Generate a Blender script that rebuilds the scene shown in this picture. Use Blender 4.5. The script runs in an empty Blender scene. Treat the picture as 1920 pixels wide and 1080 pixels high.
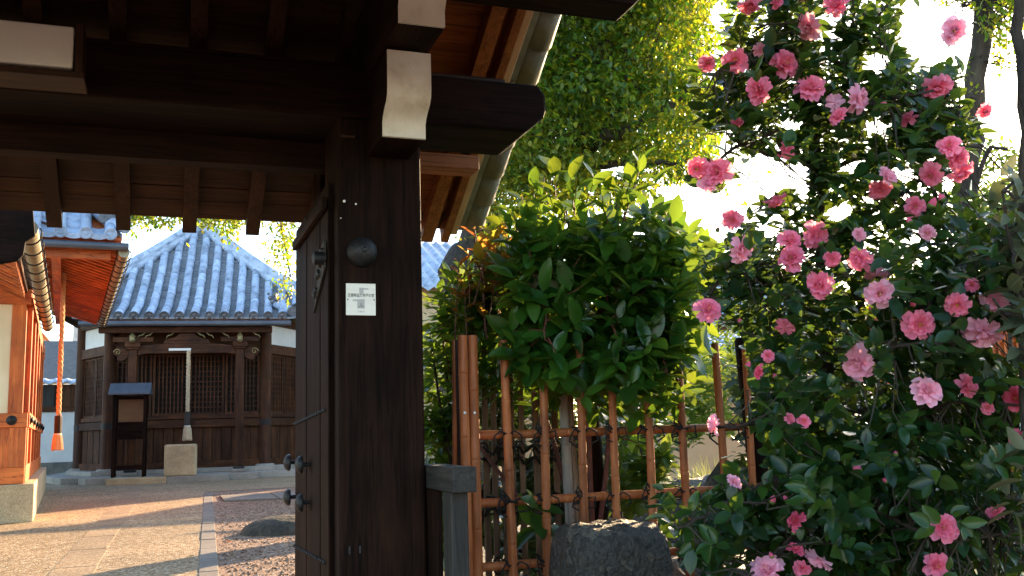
import bpy, math, random
import numpy as np
from mathutils import Matrix, Vector
rnd = random.Random(7)
rng = np.random.default_rng(11)
PI = math.pi
sc = bpy.context.scene
C = sc.collection

# ------------------------------------------------------------------ camera
FPX = 1800.0
EYE = np.array([0, 0, .97])
YAW, PITCH, ROLL = math.radians(20), math.atan(265 / FPX), math.atan(.03)
Fw = np.array([math.sin(YAW) * math.cos(PITCH), math.cos(YAW) * math.cos(PITCH), math.sin(PITCH)])
_r = np.array([math.cos(YAW), -math.sin(YAW), 0]); _u = np.cross(_r, Fw)
Rt = _r * math.cos(ROLL) - _u * math.sin(ROLL)
Up = _u * math.cos(ROLL) + _r * math.sin(ROLL)
cam_d = bpy.data.cameras.new('camera'); cam = bpy.data.objects.new('camera', cam_d); C.objects.link(cam)
cam.matrix_world = Matrix(((Rt[0], Up[0], -Fw[0], EYE[0]), (Rt[1], Up[1], -Fw[1], EYE[1]),
                           (Rt[2], Up[2], -Fw[2], EYE[2]), (0, 0, 0, 1)))
cam_d.sensor_width = 36; cam_d.lens = FPX / 1920 * 36; cam_d.clip_start = .05; cam_d.clip_end = 3000
sc.camera = cam

def ray(px, py): return Rt * (px - 960) / FPX - Up * (py - 540) / FPX + Fw
def atY(px, py, y): d = ray(px, py); return EYE + d * ((y - EYE[1]) / d[1])
def atX(px, py, x): d = ray(px, py); return EYE + d * ((x - EYE[0]) / d[0])
def atZ(px, py, z=0.): d = ray(px, py); return EYE + d * ((z - EYE[2]) / d[2])
def atD(px, py, t): return EYE + ray(px, py) * t
def proj(p):
    v = np.asarray(p) - EYE; z = v @ Fw
    return 960 + FPX * (v @ Rt) / z, 540 - FPX * (v @ Up) / z, z

# ------------------------------------------------------------------ sky, sun, exposure
SUN_AZ, SUN_EL = math.radians(48.3), math.radians(15.8)
w = bpy.data.worlds.new('World'); sc.world = w; w.use_nodes = True
nt = w.node_tree; bg = nt.nodes['Background']
sky = nt.nodes.new('ShaderNodeTexSky'); sky.sky_type = 'NISHITA'; sky.sun_disc = False
sky.sun_elevation = SUN_EL; sky.sun_rotation = SUN_AZ
sky.air_density = 1.0; sky.dust_density = .6; sky.ozone_density = 1.0
nt.links.new(sky.outputs[0], bg.inputs[0]); bg.inputs[1].default_value = .15
sd = bpy.data.lights.new('sun', 'SUN'); sd.energy = 5.0; sd.angle = math.radians(.53); sd.color = (1, .70, .40)
so = bpy.data.objects.new('sun', sd); C.objects.link(so)
sv = Vector((math.sin(SUN_AZ) * math.cos(SUN_EL), math.cos(SUN_AZ) * math.cos(SUN_EL), math.sin(SUN_EL)))
so.rotation_euler = sv.to_track_quat('Z', 'Y').to_euler(); so.location = (12, 12, 8)
sc.view_settings.view_transform = 'Standard'; sc.view_settings.look = 'None'
sc.view_settings.exposure = 2.18; sc.view_settings.gamma = 1
sc.render.engine = 'CYCLES'
cy = sc.cycles
cy.use_denoising = True; cy.max_bounces = 7; cy.diffuse_bounces = 4; cy.glossy_bounces = 2
cy.transmission_bounces = 4; cy.sample_clamp_indirect = 6; cy.use_adaptive_sampling = True; cy.adaptive_threshold = .02
cy.caustics_reflective = False; cy.caustics_refractive = False

# ------------------------------------------------------------------ materials
def newmat(name):
    m = bpy.data.materials.new(name); m.use_nodes = True
    n = m.node_tree.nodes; l = m.node_tree.links
    return m, n, l, n['Principled BSDF']
def ramp(n, stops):
    r = n.new('ShaderNodeValToRGB'); e = r.color_ramp.elements
    while len(e) < len(stops): e.new(.5)
    for k, (p, c) in enumerate(stops): e[k].position = p; e[k].color = (*c, 1)
    return r
def noise(n, l, vec, scale, detail=4, rough=.55, dist=0):
    t = n.new('ShaderNodeTexNoise'); t.inputs['Scale'].default_value = scale
    t.inputs['Detail'].default_value = detail; t.inputs['Roughness'].default_value = rough
    t.inputs['Distortion'].default_value = dist
    l.new(vec, t.inputs['Vector']); return t
def coords(n, l, stretch=(1, 1, 1), kind='Object', shift=True):
    tc = n.new('ShaderNodeTexCoord'); mp = n.new('ShaderNodeMapping')
    mp.inputs['Scale'].default_value = stretch; l.new(tc.outputs[kind], mp.inputs[0])
    if not shift: return mp.outputs[0]
    oi = n.new('ShaderNodeObjectInfo'); ad = n.new('ShaderNodeVectorMath'); ad.operation = 'MULTIPLY_ADD'
    l.new(oi.outputs['Random'], ad.inputs[0]); ad.inputs[1].default_value = (7.3, 5.1, 3.7); l.new(mp.outputs[0], ad.inputs[2])
    return ad.outputs[0]
def val_by_random(n, l, col, amount):
    oi = n.new('ShaderNodeObjectInfo'); mr = n.new('ShaderNodeMapRange')
    mr.inputs[3].default_value = 1 - amount; mr.inputs[4].default_value = 1 + amount
    l.new(oi.outputs['Random'], mr.inputs[0])
    h = n.new('ShaderNodeHueSaturation'); l.new(mr.outputs[0], h.inputs['Value']); l.new(col, h.inputs['Color'])
    return h.outputs[0]
def bump(n, l, h, b, strength, dist=.01, normal=None):
    k = n.new('ShaderNodeBump'); k.inputs['Strength'].default_value = strength; k.inputs['Distance'].default_value = dist
    l.new(h, k.inputs['Height'])
    if normal is not None: l.new(normal, k.inputs['Normal'])
    l.new(k.outputs[0], b.inputs['Normal']); return k.outputs[0]

def wood(name, dark, light, axis='Z', rough=.6, scale=9, bumps=.5, vary=.2, crack=.35, spec=.4):
    m, n, l, b = newmat(name)
    s = [1, 1, 1]; s['XYZ'.index(axis)] = .06
    v = coords(n, l, s)
    a = noise(n, l, v, scale, 5, .6, 1.2); g = noise(n, l, v, scale * 9, 3, .7)
    mx = n.new('ShaderNodeMix'); mx.data_type = 'FLOAT'; mx.inputs[0].default_value = .45
    l.new(a.outputs[0], mx.inputs[2]); l.new(g.outputs[0], mx.inputs[3])
    d2 = tuple(c * crack for c in dark)
    r = ramp(n, [(.3, d2), (.42, dark), (.68, light)]); l.new(mx.outputs[0], r.inputs[0])
    s2 = [1, 1, 1]; s2['XYZ'.index(axis)] = .025
    ck = noise(n, l, coords(n, l, s2), scale * 2.6, 2, .5); cr = ramp(n, [(.478, (1, 1, 1)), (.5, (.22, .22, .22)), (.512, (1, 1, 1))]); l.new(ck.outputs[0], cr.inputs[0])
    blotch = noise(n, l, coords(n, l), 2.2, 4)
    br = ramp(n, [(.3, (.6,) * 3), (.7, (1.3,) * 3)]); l.new(blotch.outputs[0], br.inputs[0])
    mm = n.new('ShaderNodeMix'); mm.data_type = 'RGBA'; mm.blend_type = 'MULTIPLY'; mm.inputs[0].default_value = 1
    l.new(r.outputs[0], mm.inputs[6]); l.new(br.outputs[0], mm.inputs[7])
    m3 = n.new('ShaderNodeMix'); m3.data_type = 'RGBA'; m3.blend_type = 'MULTIPLY'; m3.inputs[0].default_value = .75
    l.new(mm.outputs[2], m3.inputs[6]); l.new(cr.outputs[0], m3.inputs[7])
    l.new(val_by_random(n, l, m3.outputs[2], vary), b.inputs['Base Color'])
    rr = n.new('ShaderNodeMapRange'); rr.inputs[3].default_value = rough + .15; rr.inputs[4].default_value = rough - .12
    l.new(mx.outputs[0], rr.inputs[0]); l.new(rr.outputs[0], b.inputs['Roughness'])
    b.inputs['Specular IOR Level'].default_value = spec
    bump(n, l, mx.outputs[0], b, bumps, .006)
    return m
def rough_mat(name, stops, scale=8, rough=.7, bumps=.4, bscale=None, vary=.1, metal=0, dist=.01, stretch=(1, 1, 1), detail=6, spec=.5):
    m, n, l, b = newmat(name)
    v = coords(n, l, stretch); a = noise(n, l, v, scale, detail, .62, .4)
    r = ramp(n, stops); l.new(a.outputs[0], r.inputs[0])
    l.new(val_by_random(n, l, r.outputs[0], vary), b.inputs['Base Color'])
    b.inputs['Roughness'].default_value = rough; b.inputs['Metallic'].default_value = metal
    b.inputs['Specular IOR Level'].default_value = spec
    g = noise(n, l, v, bscale or scale * 5, 4, .65); bump(n, l, g.outputs[0], b, bumps, dist)
    return m
def speckle(name, cols, scale, rough=.85, bumps=.5, dist=.006, big=None):
    """stones or aggregate: a voronoi cell colour over a broad tone"""
    m, n, l, b = newmat(name)
    v = coords(n, l, shift=False)
    vo = n.new('ShaderNodeTexVoronoi'); vo.inputs['Scale'].default_value = scale; l.new(v, vo.inputs['Vector'])
    sp = n.new('ShaderNodeSeparateColor'); l.new(vo.outputs['Color'], sp.inputs[0])
    r = ramp(n, cols); l.new(sp.outputs[0], r.inputs[0])
    a = noise(n, l, v, big or .9, 5, .6)
    br = ramp(n, [(.3, (.7,) * 3), (.7, (1.12,) * 3)]); l.new(a.outputs[0], br.inputs[0])
    mm = n.new('ShaderNodeMix'); mm.data_type = 'RGBA'; mm.blend_type = 'MULTIPLY'; mm.inputs[0].default_value = 1
    l.new(r.outputs[0], mm.inputs[6]); l.new(br.outputs[0], mm.inputs[7])
    l.new(val_by_random(n, l, mm.outputs[2], .08), b.inputs['Base Color']); b.inputs['Roughness'].default_value = rough
    b.inputs['Specular IOR Level'].default_value = .3
    iv = n.new('ShaderNodeMath'); iv.operation = 'SUBTRACT'; iv.inputs[0].default_value = 1; l.new(vo.outputs['Distance'], iv.inputs[1])
    bump(n, l, iv.outputs[0], b, bumps, dist)
    return m
def leaf_mat(name, cols, trans, tfac=.35, rough=.35, hue_vary=.03, spec=.5):
    m, n, l, b = newmat(name)
    ge = n.new('ShaderNodeNewGeometry'); oi = n.new('ShaderNodeObjectInfo')
    ad = n.new('ShaderNodeMath'); ad.operation = 'ADD'; l.new(ge.outputs['Random Per Island'], ad.inputs[0]); l.new(oi.outputs['Random'], ad.inputs[1])
    fr = n.new('ShaderNodeMath'); fr.operation = 'FRACT'; l.new(ad.outputs[0], fr.inputs[0])
    k = len(cols); r = ramp(n, [(i / max(1, k - 1), c) for i, c in enumerate(cols)]); l.new(fr.outputs[0], r.inputs[0])
    l.new(r.outputs[0], b.inputs['Base Color']); b.inputs['Roughness'].default_value = rough
    b.inputs['Specular IOR Level'].default_value = spec
    t = n.new('ShaderNodeBsdfTranslucent')
    tr = ramp(n, [(i / max(1, len(trans) - 1), c) for i, c in enumerate(trans)]); l.new(fr.outputs[0], tr.inputs[0])
    l.new(tr.outputs[0], t.inputs['Color'])
    mx = n.new('ShaderNodeMixShader'); mx.inputs[0].default_value = tfac
    l.new(b.outputs[0], mx.inputs[1]); l.new(t.outputs[0], mx.inputs[2])
    l.new(mx.outputs[0], n['Material Output'].inputs['Surface'])
    return m
M = {}
for ax in 'XYZ':
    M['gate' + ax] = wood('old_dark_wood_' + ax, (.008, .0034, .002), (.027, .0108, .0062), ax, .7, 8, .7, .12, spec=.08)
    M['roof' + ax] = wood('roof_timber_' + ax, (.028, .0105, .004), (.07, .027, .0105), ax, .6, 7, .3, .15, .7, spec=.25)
    M['gable' + ax] = wood('lit_roof_timber_' + ax, (.2, .06, .015), (.4, .135, .04), ax, .6, 7, .3, .15, .7, spec=.25)  # roof timber brightened: the open right bay's light is put into the colour
    M['verm' + ax] = wood('red_brown_timber_' + ax, (.5, .095, .014), (.74, .205, .04), ax, .5, 7, .25, .12, .75)
    M['hall' + ax] = wood('hall_timber_' + ax, (.042, .0155, .0065), (.115, .044, .0175), ax, .65, 9, .4, .25, spec=.2)
    M['grey' + ax] = wood('weathered_timber_' + ax, (.02, .0165, .014), (.06, .05, .042), ax, .7, 10, .6, .1)
M['white'] = rough_mat('cream_gofun_paint', [(.26, (.36, .31, .24)), (.36, (.64, .60, .50)), (.5, (.76, .73, .65)), (.7, (.82, .80, .73))], 7, .65, .3, 40, .03, detail=10)
M['tan'] = rough_mat('pale_planed_board', [(.3, (.36, .2, .11)), (.7, (.5, .31, .18))], 6, .6, .2, 40, .05, stretch=(1, .1, 1))
M['clay'] = rough_mat('olive_clay_underside', [(.3, (.10, .095, .07)), (.7, (.19, .18, .135))], 6, .7, .3, 40, .08)
M['plaster'] = rough_mat('cream_plaster', [(.3, (.78, .64, .40)), (.65, (.86, .74, .50))], 3, .8, .1, 60, .03)
M['wplaster'] = rough_mat('white_plaster', [(.3, (.66, .66, .64)), (.65, (.78, .78, .76))], 2, .8, .1, 60, .03)
M['tile'] = rough_mat('grey_roof_tile', [(.3, (.15, .2, .28)), (.5, (.36, .44, .56)), (.66, (.44, .53, .66)), (.78, (.3, .34, .36))], 4.5, .42, .3, 30, .22)
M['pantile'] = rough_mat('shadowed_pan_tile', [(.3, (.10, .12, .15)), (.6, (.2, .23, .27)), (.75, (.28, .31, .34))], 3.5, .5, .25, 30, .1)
M['notice'] = rough_mat('ochre_notice_board', [(.3, (.12, .05, .017)), (.7, (.19, .085, .03))], 9, .6, .2, 30, .05, stretch=(.2, 1, 1))
M['tiledark'] = rough_mat('tile_end', [(.3, (.05, .055, .065)), (.7, (.16, .17, .19))], 14, .5, .5, 30, .15)
M['granite'] = speckle('granite', [(0, (.2, .18, .15)), (.3, (.36, .33, .28)), (.8, (.46, .42, .36)), (1, (.10, .09, .08))], 160, .8, .3, .002, 1.5)
M['kerb'] = speckle('kerb_granite', [(0, (.10, .085, .07)), (.3, (.185, .16, .135)), (.8, (.24, .21, .18)), (1, (.06, .05, .045))], 150, .85, .3, .002, 1.5)
M['stonewarm'] = speckle('warm_stone', [(0, (.36, .25, .13)), (.5, (.52, .38, .22)), (1, (.62, .48, .31))], 120, .8, .3, .003, 2.5)
M['pathslab'] = speckle('worn_slab', [(0, (.13, .082, .045)), (.3, (.25, .17, .095)), (.8, (.32, .225, .135)), (1, (.48, .39, .27))], 90, .85, .5, .004, .8)
M['path'] = speckle('exposed_aggregate', [(0, (.10, .058, .026)), (.3, (.25, .163, .082)), (.7, (.33, .228, .125)), (1, (.6, .49, .34))], 55, .85, .8, .008, .5)
M['gravel'] = speckle('reddish_gravel', [(0, (.09, .05, .032)), (.4, (.22, .13, .085)), (.8, (.3, .195, .13)), (1, (.45, .36, .29))], 45, .9, 1.0, .012, .5)
M['soil'] = speckle('garden_soil', [(0, (.12, .10, .07)), (.5, (.22, .19, .14)), (1, (.34, .31, .25))], 30, .95, .8, .012, .6)
M['rock'] = rough_mat('dark_garden_rock', [(.32, (.02, .02, .019)), (.45, (.085, .078, .068)), (.53, (.035, .034, .033)), (.61, (.16, .14, .11)), (.70, (.055, .053, .048)), (.78, (.34, .31, .27))], 13, .6, 1.0, 30, .15, dist=.06, spec=.4)
M['rockmoss'] = rough_mat('grey_garden_rock', [(.3, (.07, .07, .065)), (.55, (.16, .155, .14)), (.7, (.13, .15, .08))], 3, .85, .9, 20, .15, dist=.03)
M['iron'] = rough_mat('black_iron', [(.3, (.006, .006, .007)), (.7, (.017, .0165, .018))], 20, .5, .3, 60, .1, spec=.35)
M['brass'] = rough_mat('old_brass_fitting', [(.3, (.10, .08, .04)), (.7, (.34, .27, .12))], 20, .45, .2, 60, .1, metal=.6)
M['cord'] = rough_mat('black_palm_cord', [(.3, (.006, .006, .006)), (.7, (.02, .018, .016))], 80, .9, .8, 200, .1)
M['straw'] = rough_mat('straw_rope', [(.3, (.42, .31, .18)), (.7, (.62, .5, .33))], 60, .85, .7, 150, .05, stretch=(1, 1, .4))
M['orangerope'] = rough_mat('orange_rope', [(.3, (.6, .28, .11)), (.7, (.78, .46, .22))], 60, .85, .7, 150, .05, stretch=(1, 1, .4))
M['gutter'] = rough_mat('copper_gutter', [(.3, (.16, .13, .08)), (.55, (.3, .25, .16)), (.75, (.34, .36, .27))], 4, .45, .2, 20, .08, metal=.25)
M['gutterdark'] = rough_mat('dark_gutter', [(.3, (.05, .06, .08)), (.7, (.10, .11, .13))], 4, .4, .1, 20, .05)
M['bark'] = rough_mat('ridged_bark', [(.3, (.014, .012, .009)), (.55, (.05, .04, .028)), (.72, (.09, .075, .055))], 9, .9, 1.0, 16, .1, dist=.04, stretch=(1, 1, .3))
M['twig'] = rough_mat('grey_brown_twig', [(.3, (.016, .012, .009)), (.7, (.05, .038, .027))], 20, .85, .5, 50, .1)
M['redtwig'] = rough_mat('reddish_twig', [(.3, (.06, .02, .014)), (.7, (.17, .055, .035))], 20, .7, .4, 50, .1)
M['asphalt'] = rough_mat('grey_slate_roofing', [(.3, (.09, .085, .08)), (.7, (.14, .135, .13))], 6, .9, .3, 40, .05)
M['concrete'] = rough_mat('pole_concrete', [(.3, (.36, .36, .36)), (.7, (.46, .46, .45))], 6, .8, .2, 40, .05)
M['housewall'] = rough_mat('house_wall', [(.3, (.5, .36, .2)), (.7, (.6, .45, .27))], 3, .8, .1, 40, .05)
M['glass'] = rough_mat('dark_pane', [(.3, (.02, .022, .025)), (.7, (.03, .032, .036))], 3, .12, .02, 20, .05)
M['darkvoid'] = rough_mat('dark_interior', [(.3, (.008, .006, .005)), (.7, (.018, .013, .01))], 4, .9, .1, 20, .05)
M['lampwhite'] = rough_mat('white_enamel', [(.3, (.72, .72, .68)), (.7, (.8, .8, .77))], 3, .4, .05, 30, .02)
M['paper'] = rough_mat('pale_paper', [(.3, (.7, .69, .66)), (.7, (.8, .79, .76))], 6, .7, .05, 30, .02)
M['ink'] = rough_mat('black_ink', [(.3, (.02, .02, .02)), (.7, (.03, .03, .03))], 6, .6, .0, 30, .02)
M['greyink'] = rough_mat('grey_print', [(.3, (.45, .44, .42)), (.7, (.5, .49, .47))], 6, .6, .0, 30, .02)
M['steel'] = rough_mat('brushed_plate', [(.3, (.72, .68, .6)), (.7, (.82, .79, .72))], 30, .4, .15, 60, .02, stretch=(.1, 1, 1), metal=.15)
def bamboo_mat(name, a, bcol, c):
    m, n, l, b = newmat(name)
    v = coords(n, l, (1, 1, .08)); t = noise(n, l, v, 40, 3, .6)
    r = ramp(n, [(.3, a), (.55, bcol), (.75, c)]); l.new(t.outputs[0], r.inputs[0])
    sp = noise(n, l, coords(n, l), 70, 2, .5); sr = ramp(n, [(.68, (1, 1, 1)), (.74, (.45, .42, .4))]); l.new(sp.outputs[0], sr.inputs[0])
    mm = n.new('ShaderNodeMix'); mm.data_type = 'RGBA'; mm.blend_type = 'MULTIPLY'; mm.inputs[0].default_value = .8
    l.new(r.outputs[0], mm.inputs[6]); l.new(sr.outputs[0], mm.inputs[7])
    bl = noise(n, l, coords(n, l, (1, 1, .5)), 7, 4, .6); bq = ramp(n, [(.32, (.62, .6, .6)), (.5, (1, 1, 1)), (.7, (1.2, 1.22, 1.3))]); l.new(bl.outputs[0], bq.inputs[0])
    m4 = n.new('ShaderNodeMix'); m4.data_type = 'RGBA'; m4.blend_type = 'MULTIPLY'; m4.inputs[0].default_value = 1
    l.new(mm.outputs[2], m4.inputs[6]); l.new(bq.outputs[0], m4.inputs[7])
    l.new(val_by_random(n, l, m4.outputs[2], .2), b.inputs['Base Color'])
    b.inputs['Roughness'].default_value = .52; b.inputs['Specular IOR Level'].default_value = .3; bump(n, l, t.outputs[0], b, .2, .003)
    return m
M['bamboo'] = bamboo_mat('brown_smoked_bamboo', (.22, .062, .02), (.35, .105, .033), (.42, .155, .055))
M['oldbamboo'] = bamboo_mat('grey_old_bamboo', (.16, .15, .12), (.3, .28, .24), (.42, .40, .36))
M['strip'] = bamboo_mat('brown_split_bamboo', (.10, .06, .035), (.18, .11, .065), (.26, .18, .11))
M['camellia_leaf'] = leaf_mat('camellia_leaf', [(.004, .022, .010), (.008, .036, .013), (.013, .05, .012), (.024, .066, .010)],
                              [(.16, .30, .03), (.24, .36, .04), (.2, .3, .03)], .25, .24, spec=.3)
M['photinia_leaf'] = leaf_mat('photinia_leaf', [(.008, .045, .009), (.016, .075, .012), (.028, .105, .014), (.05, .14, .016)],
                              [(.2, .38, .03), (.3, .46, .04), (.34, .42, .03)], .32, .28, spec=.4)
M['young_leaf'] = leaf_mat('young_red_leaf', [(.12, .15, .02), (.2, .12, .02), (.22, .05, .02), (.16, .18, .03)],
                           [(.6, .55, .05), (.75, .4, .06), (.7, .2, .05), (.55, .6, .06)], .5, .4)
M['camphor_leaf'] = leaf_mat('camphor_leaf', [(.014, .055, .014), (.028, .082, .015), (.045, .105, .015), (.085, .13, .015)],
                             [(.15, .38, .015), (.4, .54, .02), (.9, .76, .03)], .42, .4, spec=.4)
M['bush_leaf'] = leaf_mat('bright_bush_leaf', [(.05, .13, .025), (.08, .18, .03), (.11, .21, .035)], [(.35, .5, .06), (.45, .55, .07)], .35, .45)
M['dark_leaf'] = leaf_mat('dark_hedge_leaf', [(.014, .04, .014), (.022, .055, .018), (.03, .065, .02)], [(.14, .24, .03), (.2, .28, .03)], .22, .4)
M['grey_leaf'] = leaf_mat('dull_grey_green_leaf', [(.05, .075, .05), (.075, .105, .065), (.10, .115, .06)], [(.22, .26, .08), (.26, .26, .08)], .2, .45)
M['grass'] = leaf_mat('pale_grass_blade', [(.10, .16, .035), (.2, .24, .06), (.32, .3, .11)], [(.4, .5, .08), (.5, .5, .12)], .35, .5)
def petal_mat(name, base, tip, trans):
    m, n, l, b = newmat(name)
    tc = n.new('ShaderNodeTexCoord'); sp = n.new('ShaderNodeSeparateXYZ'); l.new(tc.outputs['Object'], sp.inputs[0])
    t = noise(n, l, coords(n, l, (3, .4, 1)), 9, 3, .6)
    r = ramp(n, [(.3, base), (.7, tip)]); l.new(t.outputs[0], r.inputs[0])
    l.new(val_by_random(n, l, r.outputs[0], .12), b.inputs['Base Color'])
    b.inputs['Roughness'].default_value = .55; b.inputs['Specular IOR Level'].default_value = .25
    tl = n.new('ShaderNodeBsdfTranslucent'); tl.inputs[0].default_value = (*trans, 1)
    mx = n.new('ShaderNodeMixShader'); mx.inputs[0].default_value = .4
    l.new(b.outputs[0], mx.inputs[1]); l.new(tl.outputs[0], mx.inputs[2]); l.new(mx.outputs[0], n['Material Output'].inputs['Surface'])
    return m
M['petal'] = petal_mat('rose_pink_petal', (.86, .15, .31), (.95, .37, .54), (1, .38, .48))
M['petal_light'] = petal_mat('light_pink_petal', (.9, .36, .55), (.96, .6, .75), (1, .52, .62))
M['petal_deep'] = petal_mat('deep_pink_petal', (.74, .08, .2), (.87, .22, .36), (.98, .2, .28))
M['stamen'] = rough_mat('yellow_stamen', [(.3, (.7, .4, .06)), (.7, (.85, .6, .12))], 60, .7, .3, 100, .05)
M['deadleaf'] = leaf_mat('fallen_brown_leaf', [(.3, .09, .03), (.42, .2, .05), (.3, .22, .05)], [(.5, .2, .05), (.5, .3, .06)], .25, .6)

# ------------------------------------------------------------------ mesh helpers
def wloc(o):
    v = np.zeros(3)
    while o is not None: v += np.array(o.location); o = o.parent
    return v
def meta(o, label=None, cat=None, group=None, kind=None):
    if label: o['label'] = label
    if cat: o['category'] = cat
    if group: o['group'] = group
    if kind: o['kind'] = kind
    return o
def thing(name, label, cat, loc, group=None):
    o = bpy.data.objects.new(name, None); o.empty_display_size = .1; C.objects.link(o); o.location = tuple(float(a) for a in loc)
    return meta(o, label, cat, group)
def link(name, me, parent=None, mtx=None):
    o = bpy.data.objects.new(name, me); C.objects.link(o)
    if parent is not None: o.parent = parent
    if mtx is not None:
        m = mtx.copy(); m.translation = m.translation - Vector(wloc(parent))
        o.matrix_local = m
    return o
def arr_mesh(name, V, T, mat, smooth=True):
    """V (n,3), T (m,k) all faces with k corners"""
    V = np.asarray(V, np.float32); T = np.asarray(T, np.int32); k = T.shape[1]
    me = bpy.data.meshes.new(name); me.vertices.add(len(V)); me.vertices.foreach_set('co', V.ravel())
    me.loops.add(T.size); me.loops.foreach_set('vertex_index', T.ravel())
    me.polygons.add(len(T)); me.polygons.foreach_set('loop_start', np.arange(len(T), dtype=np.int32) * k)
    me.polygons.foreach_set('loop_total', np.full(len(T), k, np.int32))
    me.polygons.foreach_set('use_smooth', np.full(len(T), smooth))
    me.update(calc_edges=True); me.validate(); me.materials.append(mat); return me
class MB:
    def __init__(s, mtx=None): s.v = []; s.f = []; s.m = mtx
    def add(s, vs, fs):
        o = len(s.v)
        if s.m is not None: vs = [s.m @ Vector(tuple(float(c) for c in p)) for p in vs]
        s.v += [tuple(float(c) for c in p) for p in vs]; s.f += [tuple(i + o for i in f) for f in fs]; return s
    def box(s, a, b, cut=0):
        (x0, y0, z0), (x1, y1, z1) = a, b
        s.add([(x0, y0, z0), (x1, y0, z0), (x1, y1, z0), (x0, y1, z0), (x0, y0, z1), (x1, y0, z1), (x1, y1, z1), (x0, y1, z1)],
              [(3, 2, 1, 0), (4, 5, 6, 7), (0, 1, 5, 4), (1, 2, 6, 5), (2, 3, 7, 6), (3, 0, 4, 7)]); return s
    def beam(s, p, q, wd, ht, up=(0, 0, 1)):
        """box along p->q, p and q on its centre line"""
        p, q, up = (np.asarray(a, float) for a in (p, q, up)); d = q - p; d /= np.linalg.norm(d)
        x = np.cross(d, up); x /= np.linalg.norm(x); z = np.cross(x, d)
        vs = [c + x * i * wd / 2 + z * j * ht / 2 for c in (p, q) for i, j in ((-1, -1), (1, -1), (1, 1), (-1, 1))]
        s.add(vs, [(0, 1, 2, 3), (7, 6, 5, 4), (0, 4, 5, 1), (1, 5, 6, 2), (2, 6, 7, 3), (3, 7, 4, 0)]); return s
    def extrude(s, pts, off):
        """closed polygon pts (3d) pushed along off"""
        n = len(pts); off = np.asarray(off, float)
        vs = [np.asarray(p, float) for p in pts]; vs += [p + off for p in vs]
        s.add(vs, [tuple(range(n - 1, -1, -1)), tuple(range(n, 2 * n))] + [(i, (i + 1) % n, n + (i + 1) % n, n + i) for i in range(n)]); return s
    def tube(s, pts, rad, seg=8, cap=True, squash=1.):
        pts = [np.asarray(p, float) for p in pts]; n = len(pts)
        if not hasattr(rad, '__len__'): rad = [rad] * n
        ref = None; rings = []
        for i in range(n):
            d = pts[min(i + 1, n - 1)] - pts[max(i - 1, 0)]; d = d / (np.linalg.norm(d) + 1e-9)
            if ref is None: ref = np.array([1, 0, 0]) if abs(d[0]) < .8 else np.array([0, 1, 0])
            x = ref - d * (ref @ d); x /= np.linalg.norm(x); ref = x; y = np.cross(d, x)
            rings.append([pts[i] + rad[i] * (math.cos(a) * x + squash * math.sin(a) * y) for a in (2 * PI * k / seg for k in range(seg))])
        fs = [(i * seg + k, i * seg + (k + 1) % seg, (i + 1) * seg + (k + 1) % seg, (i + 1) * seg + k) for i in range(n - 1) for k in range(seg)]
        if cap: fs += [tuple(range(seg - 1, -1, -1)), tuple((n - 1) * seg + k for k in range(seg))]
        s.add([p for r in rings for p in r], fs); return s
    def lathe(s, prof, o, axis, seg=16):
        """prof [(r, h)] about axis through o"""
        o = np.asarray(o, float); a = np.asarray(axis, float); a = a / np.linalg.norm(a)
        return s.tube([o + a * h for r, h in prof], [max(r, 1e-4) for r, h in prof], seg) if False else s._lathe(prof, o, a, seg)
    def _lathe(s, prof, o, a, seg):
        ref = np.array([1, 0, 0]) if abs(a[0]) < .8 else np.array([0, 1, 0]); x = np.cross(a, ref); x /= np.linalg.norm(x); y = np.cross(a, x)
        n = len(prof)
        vs = [o + a * h + max(r, 1e-4) * (math.cos(t) * x + math.sin(t) * y) for r, h in prof for t in (2 * PI * k / seg for k in range(seg))]
        fs = [(i * seg + k, i * seg + (k + 1) % seg, (i + 1) * seg + (k + 1) % seg, (i + 1) * seg + k) for i in range(n - 1) for k in range(seg)]
        fs += [tuple(range(seg - 1, -1, -1)), tuple((n - 1) * seg + k for k in range(seg))]
        s.add(vs, fs); return s
    def mesh(s, name, mat, base=(0, 0, 0), smooth=False):
        me = bpy.data.meshes.new(name); b = np.asarray(base, float)
        me.from_pydata([tuple(np.asarray(p) - b) for p in s.v], [], s.f)
        if smooth: me.polygons.foreach_set('use_smooth', [True] * len(me.polygons))
        me.materials.append(mat); return me
    def build(s, name, mat, parent=None, smooth=False, bev=0, pivot=None, **kw):
        base = wloc(parent) if parent is not None else np.zeros(3)
        loc = np.zeros(3)
        if pivot is not None: loc = np.asarray(pivot, float) - base; base = np.asarray(pivot, float)
        me = s.mesh(name, mat, base, smooth); o = link(name, me, parent); o.location = tuple(loc)
        bmfix(me)
        if bev:
            md = o.modifiers.new('bevel', 'BEVEL'); md.width = bev; md.segments = 2; md.limit_method = 'ANGLE'; md.angle_limit = .7
        if smooth:
            try: me.set_sharp_from_angle(angle=.8)
            except Exception: pass
        return meta(o, **kw) if kw else o
import bmesh
def bmfix(me):
    b = bmesh.new(); b.from_mesh(me); bmesh.ops.recalc_face_normals(b, faces=b.faces); b.to_mesh(me); b.free()
def FR(origin, heading):
    """frame: +x to the right, +y away, turned clockwise by heading degrees"""
    return Matrix.Translation(Vector(tuple(float(a) for a in origin))) @ Matrix.Rotation(-math.radians(heading), 4, 'Z')
def norm(a): a = np.asarray(a, float); return a / (np.linalg.norm(a, axis=-1, keepdims=True) + 1e-9)

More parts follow.
